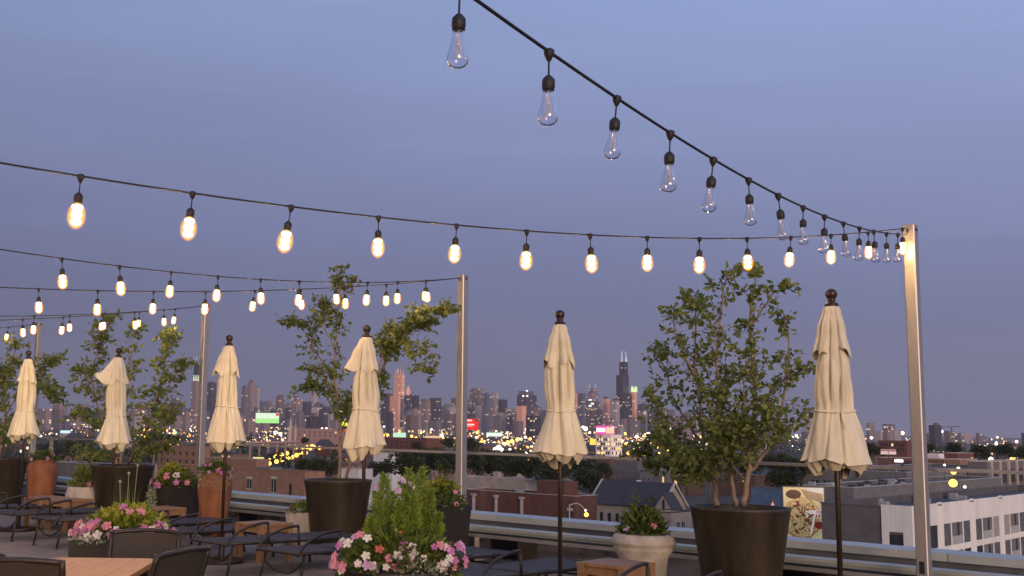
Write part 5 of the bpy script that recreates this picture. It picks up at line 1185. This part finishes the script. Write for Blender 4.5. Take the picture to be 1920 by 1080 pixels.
def crown_mesh(seed, n=750, size=.9):
    r_ = random.Random(seed); mb = MB(); cl = [(V((r_.gauss(0, .42), r_.gauss(0, .42), r_.uniform(-.45, .6))), r_.uniform(.28, .5)) for _ in range(16)]
    for _ in range(n):
        c, rad = r_.choice(cl); d = V((r_.gauss(0, 1), r_.gauss(0, 1), r_.gauss(0, 1))).normalized(); p = c + d * rad * r_.uniform(.6, 1.0)
        leaf(mb, p, d + V((r_.gauss(0, .5), r_.gauss(0, .5), r_.gauss(0, .5))), .11 * size * r_.uniform(.7, 1.4), r_, .8)
    return mb.mesh('crown', L_far)
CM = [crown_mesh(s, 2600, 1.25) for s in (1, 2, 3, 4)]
mb = MB(); mb.tube([(0, 0, 0), (0, 0, .5), (.03, 0, 1)], [.05, .04, .025], 6); trunk_me = mb.mesh('trunk', M_bark)
NT = [(760, 872, 300, 58, 'behind the plumed planter, left'), (800, 862, 330, 52, 'left of the middle pole, tall'), (835, 868, 310, 48, 'touching the middle pole on its left'), (900, 872, 320, 56, 'right of the middle pole'), (945, 870, 330, 54, 'second right of the middle pole'), (985, 876, 300, 52, 'left of the centre parasol\'s hem'),
      (1030, 890, 280, 46, 'behind the centre parasol\'s hem'), (1105, 905, 300, 50, 'dark one above the street lamp'), (1085, 880, 340, 44, 'right of the centre parasol\'s hem'), (1130, 880, 390, 30, 'behind the church roof, left end'), (600, 878, 330, 38, 'left of the two-lobed tree\'s planter'), (570, 874, 380, 26, 'beside the last yellow lamps'),
      (620, 880, 345, 30, 'right beside the two-lobed tree\'s trunk'), (715, 880, 340, 34, 'between the fourth parasol\'s post and the plumes'), (100, 850, 380, 42, 'below the far-left skyline'), (140, 845, 420, 38, 'left of the second parasol'), (180, 862, 330, 40, 'under the second parasol, left'), (290, 822, 620, 26, 'right of the second parasol'),
      (330, 826, 700, 20, 'left of the urn pole'), (450, 836, 800, 14, 'right of the third parasol'), (440, 815, 900, 14, 'above the viaduct'), (570, 826, 900, 14, 'above the yellow lamps'), (880, 834, 800, 26, 'just right of the middle pole, far'), (840, 832, 820, 22, 'just left of the middle pole, far'), (780, 836, 780, 16, 'left of the brown-red block'),
      (1450, 868, 420, 44, 'right of the potted tree\'s crown'), (1490, 880, 350, 44, 'left of the nearest parasol\'s hem'), (1470, 905, 260, 46, 'above the blue wall'), (1620, 842, 640, 26, 'right of the nearest parasol'), (1640, 846, 660, 22, 'beside the long brick hall'), (1735, 842, 700, 22, 'right of the right pole'), (1790, 842, 720, 24, 'second right of the right pole'), (1840, 848, 640, 28, 'third right of the right pole'), (1885, 844, 680, 28, 'fourth right of the right pole'), (1920, 850, 640, 26, 'cut by the right edge'),
      (1560, 850, 560, 36, 'behind the nearest parasol'), (1400, 870, 450, 40, 'behind the potted tree\'s trunks'), (1330, 880, 420, 36, 'behind the potted tree, left'), (1280, 870, 460, 36, 'left behind the potted tree')]
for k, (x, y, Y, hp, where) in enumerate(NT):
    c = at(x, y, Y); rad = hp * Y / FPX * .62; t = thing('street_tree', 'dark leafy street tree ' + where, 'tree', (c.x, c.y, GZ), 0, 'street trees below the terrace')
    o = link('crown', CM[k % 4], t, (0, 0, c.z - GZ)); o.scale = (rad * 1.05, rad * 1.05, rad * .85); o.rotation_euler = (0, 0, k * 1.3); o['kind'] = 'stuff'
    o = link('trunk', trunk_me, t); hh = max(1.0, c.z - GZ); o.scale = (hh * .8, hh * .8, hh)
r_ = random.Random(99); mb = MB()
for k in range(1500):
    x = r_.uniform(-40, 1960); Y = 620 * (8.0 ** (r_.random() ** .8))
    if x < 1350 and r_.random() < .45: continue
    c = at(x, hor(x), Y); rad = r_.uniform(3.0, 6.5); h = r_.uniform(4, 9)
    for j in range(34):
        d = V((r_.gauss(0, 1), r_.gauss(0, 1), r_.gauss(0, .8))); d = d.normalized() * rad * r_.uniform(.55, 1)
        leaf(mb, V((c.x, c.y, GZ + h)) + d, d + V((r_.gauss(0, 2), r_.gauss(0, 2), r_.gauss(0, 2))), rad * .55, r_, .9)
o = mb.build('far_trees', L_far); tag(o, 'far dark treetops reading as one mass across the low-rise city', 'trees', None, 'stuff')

LC = {'y': E('lamp_yellow', (1.0, .55, .11), 3.2), 'w': E('lamp_white', (1.0, .88, .66), 2.6), 'o': E('lamp_orange', (1.0, .50, .16), 2.2), 'g': E('lamp_green', (.45, 1.0, .62), 1.5), 'c': E('lamp_cool', (.75, .90, 1.0), 2.2), 'r': E('lamp_red', (1.0, .10, .07), 1.4)}
LM = {}
for k_, mt_ in LC.items():
    mb = MB(); mb.lathe([(.05, -.95), (.55, -.8), (.95, -.3), (1, 0), (.9, .4), (.5, .85), (.05, 1)], 12); LM[k_] = mb.mesh('lamp_head', mt_, True)
mb = MB(); mb.tube([(0, 0, 0), (0, 0, 1)], .12, 6); LP = mb.mesh('lamp_post', M_bfr)
LN = {'y': 'yellow', 'w': 'warm white', 'o': 'orange', 'g': 'green', 'c': 'cool white', 'r': 'red'}
def lamp(x, y, c, px, lab, group, Y=None, zl=-21.5):
    if Y is None: Y = min(4200, (EYE - zl) * FPX / max(2.5, y - hor(x)))
    p = at(x, y, Y); t = thing('street_lamp', lab, 'street lamp', (p.x, p.y, GZ), 0, group)
    k = px * .5 * Y / FPX; o = link('lamp_head', LM[c], t, (0, 0, p.z - GZ)); o.scale = (k, k, k)  # oversized head: the lamp's glare is put into its shape
    o = link('lamp_post', LP, t); o.scale = (1, 1, max(.5, p.z - GZ - k * .8))
ROW = [(493, 862), (505, 869), (507, 858.5), (516, 855.5), (518.5, 865.5), (528, 853), (529, 862), (538, 850), (539, 859), (547, 847), (547, 857), (555, 846.5), (556, 853.6), (564.5, 850), (555, 839), (569, 839.7), (573, 849), (576, 838.5), (582, 841), (589, 838), (599, 840), (601, 831), (605, 838), (611, 833), (611, 840), (585, 836.5), (498, 866), (608, 828.5)]
for n_, (x, y) in enumerate(sorted(ROW)): lamp(x, y, 'y', 8.4 if y > 848 else 7.0, f'yellow lamp, {ORD[n_]} from left in the double row left of the two-lobed tree', 'yellow lamps of the lit avenue')
GEN = [(76, 818, 'w', 4), (52, 840, 'w', 4), (40, 846, 'w', 4), (280, 788, 'w', 4), (279, 796, 'w', 6), (287, 796, 'w', 6), (251, 790, 'c', 3), (256, 803, 'c', 4), (268, 818, 'y', 6), (276, 818, 'y', 6), (328, 811, 'g', 5), (440, 807, 'w', 3), (503, 836, 'y', 5), (517, 812, 'w', 6), (526, 814, 'w', 4), (455, 796, 'c', 3), (633, 718, 'c', 0),
       (580, 792, 'c', 3), (578, 804, 'w', 3), (585, 804, 'w', 3), (612, 803, 'w', 3), (712, 816, 'y', 4), (719, 816, 'y', 4), (727, 816, 'y', 4), (737, 824, 'y', 6), (747, 821, 'y', 5), (759, 810, 'y', 5), (720, 800, 'c', 3), (728, 808, 'c', 4), (780, 823, 'y', 6), (772, 818, 'y', 4), (828, 817, 'w', 5), (809, 805, 'c', 3), (831, 822, 'y', 4), (816, 833, 'y', 5),
       (895, 811, 'o', 5), (903, 831, 'y', 7), (893, 820, 'w', 3), (943, 824, 'w', 5), (970, 824, 'y', 5), (977, 824, 'w', 4), (985, 820, 'w', 4), (994, 823, 'y', 4), (951, 811, 'c', 3), (951, 821, 'w', 3), (985, 851, 'w', 6), (992, 807, 'w', 5), (997, 811, 'o', 5), (1004, 810, 'o', 4), (986, 805, 'c', 3), (918, 837, 'w', 7), (927, 833, 'w', 7), (935, 839, 'w', 7), (929, 843, 'w', 7), (944, 833, 'w', 6), (952, 830, 'y', 6), (960, 828, 'y', 6), (941, 843, 'w', 5), (956, 843, 'w', 4), (920, 815, 'c', 4), (926, 815, 'c', 4), (932, 815, 'c', 4), (938, 814, 'w', 4),
       (1093, 801, 'w', 4), (1098, 804, 'w', 6), (1106, 811, 'w', 3), (1098, 834, 'y', 6), (1107, 835, 'y', 6), (1112, 828, 'y', 8), (1166, 827, 'w', 4), (1174, 833, 'y', 5), (1165, 815, 'y', 4), (1172, 813, 'y', 4), (1185, 815, 'w', 4), (1194, 819, 'w', 5), (1118, 842, 'g', 4), (1130, 843, 'g', 4), (1105, 843, 'g', 4), (1138, 849, 'o', 5), (1160, 850, 'o', 5), (1178, 850, 'o', 5), (1184, 855, 'o', 4), (1120, 853, 'o', 4), (1150, 855, 'o', 4), (1224, 809, 'c', 5), (1256, 804, 'w', 4), (1261, 810, 'w', 5), (1282, 808, 'w', 4), (1290, 800, 'c', 4),  # low orange points paint the handrail's bulb reflections, built as lamps
       (1797, 878, 'w', 4, 250), (1735, 843, 'w', 4), (1650, 844, 'w', 4), (1771, 872, 'w', 3, 330), (1477, 879, 'w', 5), (1809, 913, 'w', 4, 245), (1692, 812, 'w', 5), (1766, 809, 'w', 4), (1868, 832, 'w', 4), (1833, 827, 'w', 3), (1906, 828, 'w', 4), (1858, 861, 'w', 6), (1897, 861, 'y', 5), (1905, 860, 'y', 5), (1870, 820, 'w', 3), (1455, 810, 'c', 4), (1485, 820, 'w', 4), (1493, 817, 'w', 4), (1614, 823, 'w', 3), (1634, 821, 'w', 4), (1788, 885, 'y', 7, 240), (1787, 906, 'y', 11, 235)]
i = 0
for x, y, c, px, *yy_ in sorted(GEN):
    if px == 0: continue
    near = min(ZN, key=lambda zz: 0 if zz[0] <= x < zz[1] else 1e3 + abs((zz[0] + zz[1]) / 2 - x))[2]
    up = 'far' if y < hor(x) + 14 else ('mid-distance' if y < hor(x) + 34 else 'near')
    lamp(x, y, c, px * 1.4, f'{up} {LN[c]} lamp, {ordinal((c, up, near))} from left {near}', f'{LN[c]} {up} city lights {near}', yy_[0] if yy_ else None)
r_ = random.Random(5); mb = MB(); mbo = MB()
for k in range(2900):
    x = r_.uniform(0, 1920); y = hor(x) + 3 + 30 * r_.random() ** 1.5
    if (x > 1340 and r_.random() < .8) or (x < 250 and r_.random() < .6): continue
    Y = min(5200, 24.0 * FPX / (y - hor(x))); p = at(x, y, Y); k_ = r_.choice((1.0, 1.3, 1.8, 2.4, 3.4)) * .5 * Y / FPX
    (mb if r_.random() < .45 else mbo).lathe([(.05 * k_, -k_), (k_, 0), (.05 * k_, k_)], 5, tuple(p))
mby = MB()
for k in range(170):
    x = r_.choice((r_.uniform(255, 640), r_.uniform(700, 1040), r_.uniform(1090, 1330))); y = hor(x) + r_.uniform(8, 46)
    Y = min(4000, 24.0 * FPX / (y - hor(x))); p = at(x, y, Y); k_ = r_.uniform(2.0, 4.4) * .5 * Y / FPX; mby.lathe([(.05 * k_, -k_), (.8 * k_, -.6 * k_), (k_, 0), (.8 * k_, .6 * k_), (.05 * k_, k_)], 8, tuple(p))
o = mby.build('city_lights', LC['y']); tag(o, 'scatter of amber street and lot lights in the low-rise city', 'lights', None, 'stuff')
o = mb.build('city_lights', LC['w']); tag(o, 'scatter of tiny white city lights below the skyline', 'lights', None, 'stuff')
o = mbo.build('city_lights', LC['o']); tag(o, 'scatter of tiny orange city lights below the skyline', 'lights', None, 'stuff')
for (nm, lb, x0, x1, y0, y1, Ys, col_) in (('shop_sign', 'pale green lit shop sign right of the fourth parasol', 737, 761, 811, 820, 1500, E('sign_mint', (.62, .95, .72), .9)), ('shop_sign', 'pinkish wall left of the middle pole, its lighting built in as glow', 799, 826, 817, 830, 1250, E('wall_glow_peach', (1.0, .62, .42), .8)),  # the peach panel paints a lamplit wall as glow
        ('shop_sign', 'long white lit sign right of the red billboard', 912, 941, 811, 818, 1500, E('sign_cool', (.85, 1.0, .88), 1.0)), ('shop_sign', 'yellow lit sign left of the pale office block', 1106, 1118, 823, 834, 1000, E('sign_amber', (1.0, .70, .10), 1.1)), ('shop_sign', 'small blue-white lit sign between the two leftmost parasols', 113, 132, 807, 812, 1500, E('sign_ice', (.6, .85, 1.0), 1.1)),
        ('shop_sign', 'pale lit canopy at the near end of the yellow lamp rows', 474, 494, 857, 860, 720, E('sign_straw', (1.0, .85, .35), 1.2)), ('shop_sign', 'small violet lit panel behind the church roof', 1194, 1202, 901, 908, 300, E('sign_violet', (.55, .42, 1.0), 1.0))):
    signboard(nm, lb, x0, x1, y0, y1, Ys, col_)
# cars on the bright avenue: tail lights
def car(x, y, c, lab):
    Y = (EYE - GZ - .8) * FPX / (y - hor(x)); p = at(x, y, Y); t = thing('car', lab, 'car', (p.x, p.y, GZ), .1, 'cars on the lit avenue')
    mb = MB(); mb.box(-.95, .95, 0, 4.4, .35, .95); mb.build('body', M_wall[c], t); mb = MB(); mb.add([(-.85, .9, .951), (.85, .9, .951), (.85, 3.6, .951), (-.85, 3.6, .951), (-.7, 1.3, 1.5), (.7, 1.3, 1.5), (.7, 3.0, 1.5), (-.7, 3.0, 1.5)], [(0, 1, 5, 4), (1, 2, 6, 5), (2, 3, 7, 6), (3, 0, 4, 7), (4, 5, 6, 7)]); mb.build('cabin', M_pane, t)
    for sx_ in (-.7, .7):
        mb = MB(); mb.lathe([(.05, -.4), (.5, -.2), (.5, .2), (.05, .4)], 8); o = mb.build('tail_light', LC['r'], t); o.location = (sx_, -.1, .75)
    for sx_ in (-.85, .85):
        for yy in (.9, 3.5):
            mb = MB(); mb.tube([(sx_ - .12, yy, .33), (sx_ + .12, yy, .33)], .33, 12); mb.build('wheel', M_black, t)
for k in range(12):
    car(962 + 40 * (k + r_.random()) / 12, r_.uniform(831, 841), r_.choice(['grey', 'dgrey', 'white', 'red']), f'car with red tail lights, {ORD[k]} from left in the queue beside the centre parasol')
mb = MB(); a_, b_ = at(505, 900, 420), at(618, 825, 1900)
def road(x0, y0, x1, y1, w, name):
    Ya = (EYE - GZ) * FPX / (y0 - hor(x0)); Yb = (EYE - GZ) * FPX / (y1 - hor(x1)); a, b_ = at(x0, y0, Ya), at(x1, y1, Yb); d = (b_ - a).normalized(); s_ = V((-d.y, d.x, 0)) * w / 2
    mb = MB(); up = V((0, 0, .02)); mb.add([a - s_ + up, a + s_ + up, b_ + s_ + up, b_ - s_ + up], [(0, 1, 2, 3)]); struct(mb.build(name, mat('asphalt', (.05, .05, .052), .85, scale=.2)))
road(480, 900, 616, 832, 24, 'road'); road(925, 870, 985, 822, 22, 'road')
# near street lamp with a curved arm, left of the church
p = at(1099, 965, 200); t = thing('street_lamp', 'near street lamp with curved arm and bright yellow glow, left of the church', 'street lamp', (p.x - 3, p.y, GZ)); hz = p.z - GZ
mb = MB(); mb.tube(smooth_line([V((0, 0, 0)), V((0, 0, hz)), V((.2, 0, hz + 1.6)), V((1.6, 0, hz + 1.9)), V((2.8, 0, hz + .9))], 4), .11, 8); mb.build('post', M_hvac, t, True)
for dx, dz, k_, c in ((2.9, .75, .22, 'w'), (3.05, .0, .42, 'y')):
    o = link('lamp_head', LM[c], t, (dx, 0, hz + dz)); o.scale = (k_, k_, k_)

# ------------------------------------------------------------------ haze
HAZE = True
if HAZE:
    mb = MB(); mb.box(-9000, 9000, -60, 9500, GZ - 1, 640)
    hz_m = bpy.data.materials.new('haze_air'); hz_m.use_nodes = True; t_ = hz_m.node_tree; t_.nodes.clear()
    vv = t_.nodes.new('ShaderNodeVolumePrincipled'); vv.inputs['Color'].default_value = (.90, .86, .92, 1); vv.inputs['Density'].default_value = 3.0e-5
    oo = t_.nodes.new('ShaderNodeOutputMaterial'); t_.links.new(vv.outputs[0], oo.inputs['Volume'])
    o = mb.build('haze', hz_m); tag(o, 'thin evening haze over the whole city', 'haze', None, 'stuff')
